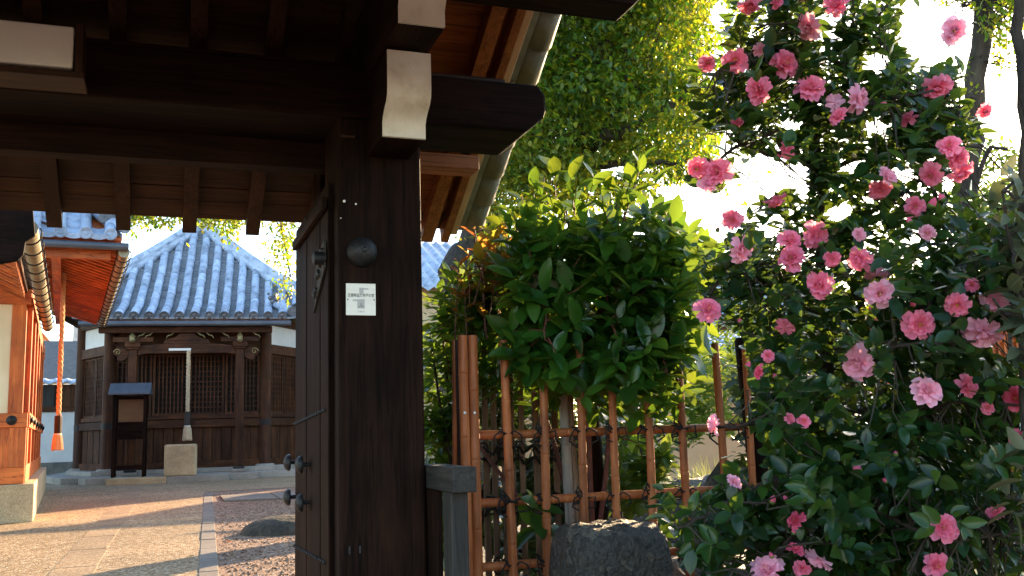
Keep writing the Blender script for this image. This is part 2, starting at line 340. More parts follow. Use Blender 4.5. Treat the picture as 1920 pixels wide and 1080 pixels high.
# ================================================================== setting
def sheet(name, pts, z, mat, sub=1):
    m = MB(); m.add([(x, y, z) for x, y in pts], [tuple(range(len(pts)))]); o = m.build(name, mat); meta(o, kind='structure'); return o
ground = sheet('ground', [(-400, -60), (400, -60), (400, 900), (-400, 900)], 0, M['gravel'])
garden = sheet('garden_ground', [(1.2, 4.2), (30, 4.2), (30, 40), (4.2, 40), (2.6, 12)], .004, M['soil'])
path = sheet('path', [(-6, 2), (.18, 2), (.27, 7.4), (.76, 18.8), (4.5, 19.2), (4.5, 40), (-14, 40), (-14, 2)], .006, M['path'])
def kerb_pt(y): return .325 + (y - 7.4) / (18.35 - 7.4) * .45
y = 4.4; k = 0
while y < 18.2:
    L = rnd.uniform(.75, 1.35); a, b = y + .012, min(y + L, 18.5) - .012
    m = MB(); wd = .07
    m.extrude([(kerb_pt(a) - wd, a, 0), (kerb_pt(a) + wd, a, 0), (kerb_pt(b) + wd, b, 0), (kerb_pt(b) - wd, b, 0)], (0, 0, .010 + rnd.uniform(0, .006)))
    m.build('kerb_stone', M['kerb'], path, bev=.006); y += L
for i in range(5):                                                   # flagstones running off to the right of the path
    x0 = .9 + i * .82
    MB().extrude([(x0, 15.6 - .09 * i, 0), (x0 + .8, 15.52 - .09 * i, 0), (x0 + .8, 17.0 - .09 * i, 0), (x0, 17.05 - .09 * i, 0)], (0, 0, .03)).build('flagstone', M['kerb'], path, bev=.006)
y = 7.5
while y < 21.8:                                                      # faint line of slabs down the path
    L = rnd.uniform(.8, 1.6); f = (y - 8.6) / 13.5; x0 = -.62 + .14 * f; wd = .16
    m = MB(); m.extrude([(x0 - wd, y, 0), (x0 + wd + rnd.uniform(-.02, .02), y, 0), (x0 + wd + .01, y + L - .02, 0), (x0 - wd + .01, y + L - .02, 0)], (0, 0, .009))
    m.build('path_slab', M['pathslab'], path, bev=.003); y += L
# loose gravel stones near the kerb (too many to count)
n = 6000; P = np.stack([rng.uniform(.45, 2.6, n), rng.uniform(5.2, 15.4, n), np.zeros(n)], 1)
P = P[P[:, 0] > .325 + (P[:, 1] - 7.4) * .041 + .12]; n = len(P)
oct_v = np.array([[1, 0, 0], [-1, 0, 0], [0, 1, 0], [0, -1, 0], [0, 0, 1], [0, 0, -1]]) ; oct_f = np.array([[0, 2, 4], [2, 1, 4], [1, 3, 4], [3, 0, 4], [2, 0, 5], [1, 2, 5], [3, 1, 5], [0, 3, 5]])
sz = rng.uniform(.008, .021, (n, 1, 1)) * rng.uniform(.6, 1.2, (n, 1, 3)); ang = rng.uniform(0, 6.28, n)
R = np.zeros((n, 3, 3)); R[:, 0, 0] = np.cos(ang); R[:, 0, 1] = -np.sin(ang); R[:, 1, 0] = np.sin(ang); R[:, 1, 1] = np.cos(ang); R[:, 2, 2] = .7
V = np.einsum('nij,nkj->nki', R, oct_v[None] * sz) + P[:, None]
me = arr_mesh('gravel', V.reshape(-1, 3), (oct_f[None] + 6 * np.arange(n)[:, None, None]).reshape(-1, 3), M['gravel'], False)
meta(link('gravel', me), 'loose reddish gravel stones beside the stone kerb', 'gravel', kind='stuff')

# ================================================================== the gate
G = thing('temple_gate', 'dark old timber temple gate with white painted beam ends and tiled roof', 'gate', (.86, 4.18, 0))
MB().box((.62, 3.94, 0), (1.10, 4.42, .09)).build('plinth_stone', M['granite'], G, bev=.012)
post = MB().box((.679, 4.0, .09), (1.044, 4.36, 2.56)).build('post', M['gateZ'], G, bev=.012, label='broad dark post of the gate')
RY = 3.8; FE = 2.45
def zr(y): return 2.2 + .6 * (5.5 - RY - abs(y - RY))
# kabuki beam with its chamfered end
zb, zt, xe = 2.322, 2.553, 1.643
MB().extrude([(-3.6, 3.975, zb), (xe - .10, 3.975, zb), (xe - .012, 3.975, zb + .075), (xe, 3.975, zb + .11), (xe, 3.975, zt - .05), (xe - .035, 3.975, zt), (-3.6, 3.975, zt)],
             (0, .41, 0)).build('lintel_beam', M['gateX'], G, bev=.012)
MB().box((-3.6, 4.39, 2.2), (.70, 4.50, 2.345)).build('inner_lintel', M['gateX'], G, bev=.006)
MB().box((.72, 4.78, .09), (.93, 5.0, 2.375)).build('rear_post', M['gateZ'], G, bev=.008)
MB().box((.625, 4.10, 1.945), (.650, 5.12, 1.995)).build('tie_beam', M['gateY'], G, bev=.005)
def arm(x0, x1, yf, zlo, zhi, yb):
    h = zhi - zlo
    prof = [(yf + .10, zlo), (yf + .10, zlo + .18 * h), (yf + .085, zlo + .25 * h), (yf + .06, zlo + .31 * h), (yf + .025, zlo + .37 * h), (yf + .006, zlo + .44 * h), (yf, zlo + .54 * h), (yf, zhi)]
    a = MB().extrude([(x0, y, z) for y, z in prof] + [(x0, yb, zhi), (x0, yb, zlo)], (x1 - x0, 0, 0)).build('bracket_arm', M['gateY'], G)
    m = MB(); e = .004
    for x in (x0 - .001, x1 + .001): pass
    m.extrude([(x0 + .001, y - e, z + (.002 if i == 0 else 0)) for i, (y, z) in enumerate(prof)] + [(x0 + .001, y + .004, z + (.002 if i == len(prof) - 1 else -.001 if i == 0 else 0)) for i, (y, z) in reversed(list(enumerate(prof)))], (x1 - x0 - .002, 0, 0))
    m.build('painted_end', M['white'], a, smooth=True)
arm(.807, .989, 3.6, 2.159, 2.488, 4.9)
arm(.800, .985, 3.27, 2.504, 2.86, 4.6)
MB().extrude([(-3.6, 3.25, 2.64), (1.74, 3.25, 2.64), (1.80, 3.25, 2.70), (1.80, 3.25, 2.83), (-3.6, 3.25, 2.83)], (0, .17, 0)).build('purlin', M['gateX'], G, bev=.006)
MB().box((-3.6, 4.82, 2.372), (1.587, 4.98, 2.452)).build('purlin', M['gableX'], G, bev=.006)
MB().box((-3.6, 4.4, 2.655), (1.60, 4.5, 2.735)).build('purlin', M['roofX'], G, bev=.006)
MB().box((-3.6, RY - .07, zr(RY) - .25), (1.62, RY + .07, zr(RY) - .125)).build('ridge_purlin', M['roofX'], G, bev=.006)
# rafters, one mesh for all
rx = [.448 + .3375 * k for k in range(-11, 4)]
for side in (1, -1):
    e = 5.49 if side > 0 else FE + .01
    me = MB().extrude([(-.037, RY + side * .02 - 4, zr(RY) - .012), (-.037, e - 4, zr(e)), (-.037, e - 4, zr(e) - .105), (-.037, RY + side * .02 - 4, zr(RY) - .117)], (.074, 0, 0)).mesh('rafter', M['roofY']); bmfix(me)
    me2 = me.copy(); me2.materials.clear(); me2.materials.append(M['gableY'])  # right-bay rafters: same timber in its lit tone
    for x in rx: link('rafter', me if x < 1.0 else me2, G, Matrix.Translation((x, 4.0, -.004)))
# roof boards
for side in (1, -1):
    nb = 9 if side > 0 else 7; wd_ = (5.5 - RY if side > 0 else RY - FE) / nb
    for k in range(nb):
        ya, yb = RY + side * (k * wd_ + .003), RY + side * ((k + 1) * wd_ - .003); dz = .001 * (k % 2)
        for xa, xb, mt in ((-3.6, .90, 'roofX'), (.904, 1.55, 'gableX')):  # boards past the post get the lit tone, light painted in
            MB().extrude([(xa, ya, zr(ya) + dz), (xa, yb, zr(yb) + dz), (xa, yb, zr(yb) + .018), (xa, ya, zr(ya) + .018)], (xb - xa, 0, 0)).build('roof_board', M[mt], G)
    ye = 5.5 if side > 0 else FE
    MB().extrude([(-3.6, ye - side * .10, zr(ye) + .058), (-3.6, ye + side * .02, zr(ye) - .012), (-3.6, ye + side * .035, zr(ye) + .085), (-3.6, ye - side * .08, zr(ye) + .12)], (5.2, 0, 0)).build('eave_board', M['roofX'], G)
    # barge boards at the gable end
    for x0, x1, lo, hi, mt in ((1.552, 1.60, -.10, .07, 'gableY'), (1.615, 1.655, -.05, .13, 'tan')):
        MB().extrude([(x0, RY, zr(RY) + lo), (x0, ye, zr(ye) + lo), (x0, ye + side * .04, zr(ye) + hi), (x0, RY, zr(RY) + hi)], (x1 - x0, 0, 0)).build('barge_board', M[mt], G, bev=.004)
for yy, zz in (tuple(atX(965, 78, 1.66)[1:]),):   # pale purlin end
    m = MB(); m.extrude([(1.66, yy + .055 * math.cos(a), zz + .055 * math.sin(a)) for a in (2 * PI * k / 14 for k in range(14))], (.035, 0, 0)); m.build('purlin_end', M['white'], G, smooth=True)
# tile covering: rippled sheet on both slopes, ridge, verge tiles one by one
def ripple(x0, x1, per, ys, zf, th=.03, amp=.028, name='roof_tiles', parent=None, seg=8):
    nx = int((x1 - x0) / per * seg); m = MB(); vs = []
    for (yy, lift) in ys:
        for i in range(nx + 1):
            x = x0 + (x1 - x0) * i / nx; vs.append((x, yy, zf(yy) + lift + amp * math.cos(2 * PI * (x - x0) / per)))
    w_ = nx + 1; fs = [(j * w_ + i, j * w_ + i + 1, (j + 1) * w_ + i + 1, (j + 1) * w_ + i) for j in range(len(ys) - 1) for i in range(nx)]
    m.add(vs, fs); o = m.build(name, M['tile'], parent, smooth=True)
    s = o.modifiers.new('thick', 'SOLIDIFY'); s.thickness = th; s.offset = 0; return o
for side in (1, -1):
    ys = []
    for k in range(7):
        ln = (5.58 - RY if side > 0 else RY - FE + .08); a = RY + side * (ln - k * ln / 7); b = RY + side * (ln - (k + 1) * ln / 7 + .001)
        ys += [(a, .155), (b, .125)]
    ripple(-3.6, 1.62, .27, ys[:-1], zr, name='roof_tiles', parent=G)
    # verge tiles
    st = .23; m = MB()
    for i in range(9):
        a = PI * 1.35 * i / 8 - .8 * PI
        for rr in (.08, .066): m.v.append((.035 + rr * math.cos(a), 0, -.03 + rr * math.sin(a)))
        for rr in (.068, .056): m.v.append((.035 + rr * math.cos(a), st * 1.15, -.03 + rr * math.sin(a)))
    for i in range(8):
        q = 4 * i; m.f += [(q, q + 4, q + 6, q + 2), (q + 1, q + 3, q + 7, q + 5), (q, q + 1, q + 5, q + 4), (q + 2, q + 6, q + 7, q + 3)]
    vt = m.mesh('verge_tile', M['clay'], smooth=True); bmfix(vt)
    mb2 = MB().box((-.07, 0, -.09), (-.03, st * 1.1, .02)); bt = mb2.mesh('verge_underlay', M['clay']); bmfix(bt)
    sl = math.atan(.6)
    for k in range(8 if side > 0 else 6):
        yy = RY + side * ((5.6 - RY if side > 0 else RY - FE + .1) - k * st * math.cos(sl)); T = Matrix.Translation((1.745, yy, zr(yy) + .13)) @ (Matrix.Rotation(sl, 4, 'X') if side < 0 else Matrix.Rotation(PI, 4, 'Z') @ Matrix.Rotation(sl, 4, 'X') @ Matrix.Scale(-1, 4, (1, 0, 0)))
        o = link('verge_tile', vt, G, T); T2 = T.copy(); link('verge_underlay', bt, o, None)
MB().tube([(-3.6, RY, zr(RY) + .23), (1.72, RY, zr(RY) + .23)], .13, 12).build('ridge_tiles', M['tile'], G, smooth=True)
# boss on the post
b = MB().lathe([(.066, 0), (.066, .008), (.063, .022), (.054, .04), (.038, .054), (.02, .061), (.012, .062), (.012, .07), (.006, .074), (0, .0745)], (.779, 4.0, 1.736), (0, -1, 0), 28).build('iron_boss', M['iron'], G, smooth=True)
for x, z, r in ((.705, 1.955, .006), (.755, 1.945, .004), (.69, 1.88, .003)):
    MB().lathe([(r, 0), (r, .003), (0, .005)], (x, 4.0, z), (0, -1, 0), 10).build('nail', M['steel'], G, smooth=True)
for z in (2.232,):
    MB().box((.69, 3.984, z), (.75, 4.0, z + .012)).build('wedge', M['roofX'], G)
for x in (.715, .758):
    MB().box((x, 3.99, .49), (x + .008, 4.0, .52)).build('nail', M['iron'], G)
# the open door leaf
D = []
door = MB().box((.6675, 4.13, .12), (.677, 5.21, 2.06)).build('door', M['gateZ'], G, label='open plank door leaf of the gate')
for k in range(5):
    ya = 4.12 + k * .218; MB().box((.655 - .003 * (k % 2), ya + .002, .12), (.667, ya + .216, 2.07)).build('plank', M['gateZ'], door, bev=.003)
door_x = .651
for (yy, zz) in ((4.66, .835), (4.66, .66), (5.13, .835), (5.13, .66)):
    MB().lathe([(.010, 0), (.010, .028), (.041, .032), (.043, .04), (.038, .051), (.025, .061), (.008, .066), (0, .067)], (door_x, yy, zz), (-1, 0, 0), 20).build('iron_stud', M['iron'], door, smooth=True)
for z0, z1 in ((1.03, 1.075), (.41, .44)):
    m = MB()
    for k in range(15):
        t = k / 14; m.lathe([(.009, 0), (.008, .008), (0, .012)], (door_x, 5.17 - t * .98, z0 + (z1 - z0) * t), (-1, 0, 0), 8)
    meta(m.build('nail_row', M['iron'], door, smooth=True), kind='stuff')
m = MB(); pts = [(4.10, 1.81), (4.20, 1.80), (4.34, 1.765), (4.36, 1.70), (4.30, 1.66), (4.36, 1.59), (4.42, 1.53), (4.32, 1.585), (4.20, 1.64), (4.10, 1.69)]
m.extrude([(door_x, y + .05, z) for y, z in pts], (-.008, 0, 0)); hs = m.build('hinge_strap', M['greyZ'], door)
m = MB()
for k in range(9): m.lathe([(.016, 0), (.012, .012), (0, .016)], (door_x - .008, 4.18 + .03 * k, 1.77 - .022 * k + .025 * math.sin(k * 1.7)), (-1, 0, 0), 8)
meta(m.build('strap_nail', M['iron'], hs, smooth=True), kind='stuff')
MB().lathe([(.03, 0), (.03, .05), (0, .06)], (door_x, 4.17, 1.735), (-1, 0, 0), 12).build('hinge_pin', M['iron'], door, smooth=True)

# metal plate with writing on the post
pl = thing('metal_plate', 'small square bright metal plate with Japanese writing, fixed to the dark gate post', 'plate', (.773, 3.995, 1.531))
MB().box((.710, 3.992, 1.464), (.836, 3.999, 1.600)).build('plate', M['steel'], pl, bev=.0015)
def text(body, x, y, z, size, mat, parent, name='lettering', sx=1):
    cu = bpy.data.curves.new(name, 'FONT'); cu.body = body; cu.size = size; cu.align_x = 'CENTER'; cu.align_y = 'CENTER'; cu.extrude = .0004
    t_ = bpy.data.objects.new('t', cu); C.objects.link(t_); bpy.context.view_layer.update()
    me = bpy.data.meshes.new_from_object(t_.evaluated_get(bpy.context.evaluated_depsgraph_get())); bpy.data.objects.remove(t_); me.materials.clear(); me.materials.append(mat)
    o = bpy.data.objects.new(name, me); C.objects.link(o); o.parent = parent; meta(o, kind='stuff')
    o.location = tuple(np.array((x, y, z)) - wloc(parent)); o.rotation_euler = (PI / 2, 0, 0); o.scale = (sx, 1, 1); return o
text('災害時協力井戸の家', .773, 3.9912, 1.548, .0175, M['ink'], pl, sx=.72)
text('京 都 市', .773, 3.9912, 1.480, .0085, M['greyink'], pl)
m = MB(); ic = (.773, 1.505)
for a in (90, 210, 330):
    ca, sa = math.cos(math.radians(a)), math.sin(math.radians(a)); m.beam((ic[0], 3.9914, ic[1]), (ic[0] + .012 * ca, 3.9914, ic[1] + .012 * sa), .004, .0008, (ca * 0 - sa, .001, ca))
m.build('emblem', M['ink'], pl)
m = MB(); m.box((.757, 3.9917, 1.493), (.789, 3.992, 1.533)).box((.766, 3.9917, 1.556), (.784, 3.992, 1.582)).box((.784, 3.9917, 1.574), (.805, 3.992, 1.580)).box((.738, 3.9917, 1.524), (.757, 3.992, 1.532))
meta(m.build('well_pump_drawing', M['greyink'], pl), kind='stuff')
for x in (.717, .829): MB().lathe([(.003, 0), (.0025, .002), (0, .003)], (x, 3.992, 1.531), (0, -1, 0), 8).build('screw', M['iron'], pl, smooth=True)

# white lamp box on the lintel
lb = thing('lamp_box', 'white box lamp on a wooden bracket under the gate roof', 'lamp', (-.62, 3.9, 2.33))
MB().box((-1.4, 3.80, 2.365), (-.352, 3.955, 2.53)).build('cover', M['lampwhite'], lb, bev=.008)
MB().box((-1.4, 3.79, 2.325), (-.31, 3.972, 2.350)).build('shelf', M['roofX'], lb, bev=.003)
MB().box((-.345, 3.80, 2.352), (-.318, 3.972, 2.545)).build('end_board', M['roofZ'], lb, bev=.003)

# low wooden barrier next to the post
br = thing('wooden_barrier', 'low weathered wooden rail on a post beside the dark gate post', 'barrier', (1.1, 3.8, 0))
MB().box((1.048, 3.60, .735), (1.142, 4.15, .832)).build('rail', M['greyY'], br, bev=.005)
MB().box((1.06, 3.68, 0), (1.13, 3.80, .733)).build('post', M['greyZ'], br, bev=.005)
MB().box((1.049, 3.86, 0), (1.075, 4.15, .733)).build('side_board', M['gateZ'], br, bev=.003)

# ================================================================== six sided hall
HH = 6.0
HC = atD(351, 878, 23.5); FZ = .265
fwd = np.array([math.sin(math.radians(HH)), math.cos(math.radians(HH)), 0]); AP = 3.187; SIDE = 1.84
HCEN = np.array([HC[0], HC[1], 0]) + fwd * AP
hall = thing('worship_hall', 'dark timber hall with splayed side walls and blue grey tiled pyramid roof', 'hall', HCEN)
def hside(k): return FR(HCEN, HH - 60 * k) @ Matrix.Translation((0, -AP, 0))
hexa = [HCEN + (Matrix.Rotation(-math.radians(HH), 4, 'Z') @ Vector((3.68 * math.cos(a), 3.68 * math.sin(a), 0))) for a in (math.radians(60 * k) for k in range(6))]
def hexpts(r, z): return [HCEN * np.array([1, 1, 0]) + np.array(Matrix.Rotation(-math.radians(HH), 3, 'Z') @ Vector((r * math.cos(math.radians(60 * k)), r * math.sin(math.radians(60 * k)), 0))) + np.array([0, 0, z]) for k in range(6)]
WL = 1.8
def plan(z, grow=0.):
    w0, w1, s_ = SIDE + grow, SIDE + WL * .5 + grow, math.sin(PI / 3) * WL
    return [np.array(TF0 @ Vector(p)) for p in ((-w0, -grow, z), (w0, -grow, z), (w1, s_, z), (w1, 6.2, z), (-w1, 6.2, z), (-w1, s_, z))]
TF0 = hside(0)
MB().extrude(plan(0, .85), (0, 0, .16)).build('stone_floor', M['granite'], hall, bev=.01)
MB().extrude(plan(.16, .3), (0, 0, FZ - .16)).build('floor_slab', M['granite'], hall, bev=.01)
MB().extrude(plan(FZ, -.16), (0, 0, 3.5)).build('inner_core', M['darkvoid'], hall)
for p in [q for i, q in enumerate(plan(FZ)) if i in (0, 1, 2, 5)]:
    c = MB().lathe([(.17, 0), (.155, .03), (.15, 1.5), (.145, 3.35), (.145, 3.6)], p, (0, 0, 1), 16).build('pillar', M['hallZ'], hall, smooth=True)
    MB().lathe([(.24, -.02), (.24, .03), (.2, .05)], p, (0, 0, 1), 16).build('pillar_stone', M['granite'], c, smooth=True)
    MB().lathe([(.158, 1.0), (.158, 1.14)], p, (0, 0, 1), 16).build('iron_band', M['iron'], c, smooth=True)
def lattice(T, u0, u1, z0, z1, v, nv, nh, name='lattice_panel'):
    m = MB(T); fwid = .055
    for (a, b) in ((u0, u0 + fwid), (u1 - fwid, u1)): m.box((a, v, z0), (b, v + .05, z1))
    for (a, b) in ((z0, z0 + fwid), (z1 - fwid, z1)): m.box((u0 + fwid + .001, v + .002, a), (u1 - fwid - .001, v + .048, b))
    fr = m.build(name, M['hallZ'], hall)
    m = MB(T)
    for i in range(1, nv):
        u = u0 + fwid + (u1 - u0 - 2 * fwid) * i / nv; m.box((u - .016, v + .008, z0 + fwid), (u + .016, v + .03, z1 - fwid))
    m.build('vertical_bars', M['hallZ'], fr)
    m = MB(T)
    for i in range(1, nh):
        z = z0 + fwid + (z1 - z0 - 2 * fwid) * i / nh; m.box((u0 + fwid, v + .018, z - .012), (u1 - fwid, v + .04, z + .012))
    m.build('cross_bars', M['hallX'], fr)
for k in (-1, 0, 1):
    S = SIDE - .13 if k == 0 else WL / 2 - .13; T = hside(k) @ Matrix.Translation((-k * (SIDE - WL / 2), 0, 0)); near = True
    MB(T).box((-S, -.06, FZ), (S, .10, FZ + .17)).build('sill_beam', M['hallX'], hall)
    MB(T).box((-S, -.09, 1.25), (S, .10, 1.44)).build('rail_beam', M['hallX'], hall, bev=.008)
    MB(T).box((-S, -.05, 1.46), (S, .10, 1.56)).build('rail_beam', M['hallX'], hall, bev=.005)
    MB(T).box((-S, -.08, 3.06), (S, .10, 3.30)).build('head_beam', M['hallX'], hall, bev=.006)
    if k: MB(T).box((-S, .0, 3.301), (S, .08, 3.86)).build('plaster_panel', M['wplaster'], hall)
    else: MB(T).box((-S, .0, 3.301), (S, .08, 3.86)).build('head_board', M['hallX'], hall)
    MB(T).box((-S - .1, -.10, 3.8), (S + .1, .12, 3.96)).build('wall_plate', M['hallX'], hall)
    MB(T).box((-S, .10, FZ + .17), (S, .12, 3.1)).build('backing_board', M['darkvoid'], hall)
    if near:
        npk = 15 if k == 0 else 8
        for i in range(npk):
            a = -S + 2 * S * i / npk
            MB(T).box((a + .006, .0 - .008 * (i % 2), FZ + .171), (a + 2 * S / npk - .006, .05, 1.249)).build('wainscot_plank', M['hallZ'], hall, bev=.004)
        for (a, b) in ((-S, -S / 2), (-S / 2, 0), (0, S / 2), (S / 2, S)) if k == 0 else ((-S, 0), (0, S)):
            lattice(T, a + .012, b - .012, 1.561, 3.059, 0 if near else 0, 8, 11)
    else:
        MB(T).box((-S, .0, FZ + .171), (S, .05, 1.249)).build('wainscot', M['hallZ'], hall)
# roof: square pyramid with the front slope running on over the porch
EA, EZ, RH, EXT, EXW = 3.2, 4.25, 2.74, .85, 2.42
def rz_(t): s = max(0, t) / EA; return EZ + RH * (.76 * s + .24 * s * s) + (.38 * t if t < 0 else 0)
def rside(k): return FR(np.array(TF0 @ Vector((0, AP, 0))), HH - 90 * k) @ Matrix.Translation((0, -EA, 0))
PITCH_U = .345; CR = .105
def half_tile(L, r):
    m = MB(); sg = 7
    for j, (yy, rr) in enumerate(((0, r), (L, r * .93))):
        for i in range(sg + 1): a = PI * i / sg; m.v.append((rr * math.cos(a), yy, rr * math.sin(a)))
    m.f = [(i, i + 1, sg + 2 + i, sg + 1 + i) for i in range(sg)] + [tuple(range(sg, -1, -1))]
    me = m.mesh('cover_tile', M['tile'], smooth=True); bmfix(me); me.set_sharp_from_angle(angle=.9); return me
TL = .36; tile_me = half_tile(TL * 1.06, CR)
disc_me = MB().lathe([(CR * 1.12, 0), (CR * 1.12, .03), (CR * .92, .034), (CR * .86, .022), (CR * .5, .022), (CR * .42, .03), (0, .034)], (0, 0, 0), (0, -1, 0), 18).mesh('tile_end', M['tiledark'], smooth=True); bmfix(disc_me)
def slope_mtx(T, u, t0, t1, dz=0):
    p, q = Vector((u, t0, rz_(t0) + dz)), Vector((u, t1, rz_(t1) + dz)); yv = (q - p).normalized(); xv = Vector((1, 0, 0)); zv = xv.cross(yv)
    return T @ Matrix(((xv[0], yv[0], zv[0], p[0]), (xv[1], yv[1], zv[1], p[1]), (xv[2], yv[2], zv[2], p[2]), (0, 0, 0, 1)))
for k in (0, 1, 2, -1):
    T = rside(k); det = k == 0
    m = MB(T); vs = []; nt_ = 10
    for j in range(nt_ + 1):
        t = EA * j / nt_; hw = EA - t; vs += [(-hw, t, rz_(t) - .08), (hw, t, rz_(t) - .08)]
    m.add(vs, [(2 * j, 2 * j + 1, 2 * j + 3, 2 * j + 2) for j in range(nt_ - 1)] + [(2 * nt_ - 2, 2 * nt_ - 1, 2 * nt_ + 1)]); m.build('roof_deck', M['hallX'] if det else M['tile'], hall)
    MB(T).extrude([(-EA, 0, EZ - .07), (EA, 0, EZ - .07), (EA * .3, EA * .7, EZ - .07), (-EA * .3, EA * .7, EZ - .07)], (0, 0, -.02)).build('soffit', M['hallX'], hall)
    MB(T).box((-EA + .02, -.01, EZ - .18), (EA - .02, .05, EZ - .092)).build('eave_board', M['hallX'], hall)
    if k in (1, -1):
        for c in range(-9, 10):
            u = c * PITCH_U; tm = EA - abs(u) - .1
            if tm > .2:
                MB(T).tube([np.array((u, t, rz_(t))) for t in np.linspace(-.03, tm, 8)], CR, 10).build('cover_tile_row', M['tile'], hall, smooth=True)
                link('tile_end', disc_me, hall, slope_mtx(T, u, -.03, .3, 0))
    if det:
        MB(T).extrude([(-EXW, -EXT, rz_(-EXT) - .07), (EXW, -EXT, rz_(-EXT) - .07), (EXW, .02, EZ - .08), (-EXW, .02, EZ - .08)], (0, 0, -.03)).build('porch_roof_deck', M['hallX'], hall)
        MB(T).box((-EXW, -EXT - .03, rz_(-EXT) - .17), (EXW, -EXT + .03, rz_(-EXT) - .075)).build('eave_board', M['hallX'], hall)
        m = MB(T)
        for i in range(26): u = -2.3 + i * 4.6 / 25; m.beam((u, -EXT + .04, rz_(-EXT) - .16), (u, .3, EZ - .12), .06, .08)
        m.build('eave_rafters', M['hallY'], hall)
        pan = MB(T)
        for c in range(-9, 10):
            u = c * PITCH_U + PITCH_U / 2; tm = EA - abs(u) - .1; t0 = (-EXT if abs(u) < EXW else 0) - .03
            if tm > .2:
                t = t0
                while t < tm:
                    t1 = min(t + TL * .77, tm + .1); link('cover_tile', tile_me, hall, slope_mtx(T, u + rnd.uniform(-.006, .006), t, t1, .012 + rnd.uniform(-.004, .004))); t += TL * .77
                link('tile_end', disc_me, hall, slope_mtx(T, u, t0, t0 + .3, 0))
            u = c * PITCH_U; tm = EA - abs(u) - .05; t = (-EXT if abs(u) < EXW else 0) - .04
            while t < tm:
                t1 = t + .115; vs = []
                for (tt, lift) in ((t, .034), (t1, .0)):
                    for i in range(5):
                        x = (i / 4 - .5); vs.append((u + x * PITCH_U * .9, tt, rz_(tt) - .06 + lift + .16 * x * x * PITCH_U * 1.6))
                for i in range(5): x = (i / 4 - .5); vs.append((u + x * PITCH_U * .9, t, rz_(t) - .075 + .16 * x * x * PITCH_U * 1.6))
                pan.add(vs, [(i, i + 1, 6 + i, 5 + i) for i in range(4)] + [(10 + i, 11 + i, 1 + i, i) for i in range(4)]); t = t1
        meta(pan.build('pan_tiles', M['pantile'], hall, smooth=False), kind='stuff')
        MB(T).tube([(-2.4, -EXT - .14, rz_(-EXT) - .21), (2.45, -EXT - .14, rz_(-EXT) - .21)], .065, 10).build('gutter', M['gutterdark'], hall, smooth=True)
        for sg in (-1, 1):
            MB(T).tube([(sg * 2.05, .02, EZ + .06), (sg * 2.25, -.4, rz_(-.4) + .10), (sg * 2.46, -EXT, rz_(-EXT) + .10)], [.10, .11, .12], 10).build('porch_hip', M['tile'], hall, smooth=True)
            MB(T).lathe([(.13, 0), (.13, .04), (.11, .045), (.05, .03), (0, .035)], (sg * 2.47, -EXT, rz_(-EXT) + .10), (sg * .45, -1, -.2), 16).build('porch_hip_end', M['tiledark'], hall, smooth=True)
            orn = MB(T)
            for a_, b_, c_, r_o in ((0, 0, 0, .09), (.10, -.02, .08, .06), (-.08, .0, .10, .065), (.02, -.05, .17, .055), (-.13, -.03, .20, .035), (.13, -.05, -.05, .05), (.06, -.07, .05, .045)):
                orn.lathe([(r_o * .3, -r_o), (r_o * .85, -r_o * .5), (r_o, 0), (r_o * .8, r_o * .6), (r_o * .2, r_o)], (sg * (2.03 + a_), .0 + b_ - .08, EZ + .12 + c_), (.3 * a_, -.2, 1), 8)
            orn.build('ridge_lion', M['tiledark'], hall, smooth=True)
# hips
for sx, sy in ((1, 1), (1, -1), (-1, 1), (-1, -1)):
    for rad, lift, nm, st_ in ((.15, .03, 'hip_course', 0), (.125, .12, 'hip_course', .03), (.10, .22, 'hip_ridge', .06)):
        pts = []
        for j in range(12):
            s = st_ + (1 - st_) * j / 11; pts.append(np.array(TF0 @ Vector((sx * EA * (1 - s), AP + sy * EA * (1 - s), rz_(EA * s) + lift + .12 * max(0, 1 - s * 3) ** 2))))
        MB().tube(pts, rad, 10).build(nm, M['tile'], hall, smooth=True)
MB().lathe([(.34, -.15), (.36, .05), (.22, .12), (.16, .22), (.24, .36), (.2, .5), (.08, .62), (0, .72)], HCEN * np.array([1, 1, 0]) + np.array([0, 0, EZ + RH + .12]), (0, 0, 1), 14).build('finial', M['tile'], hall, smooth=True)
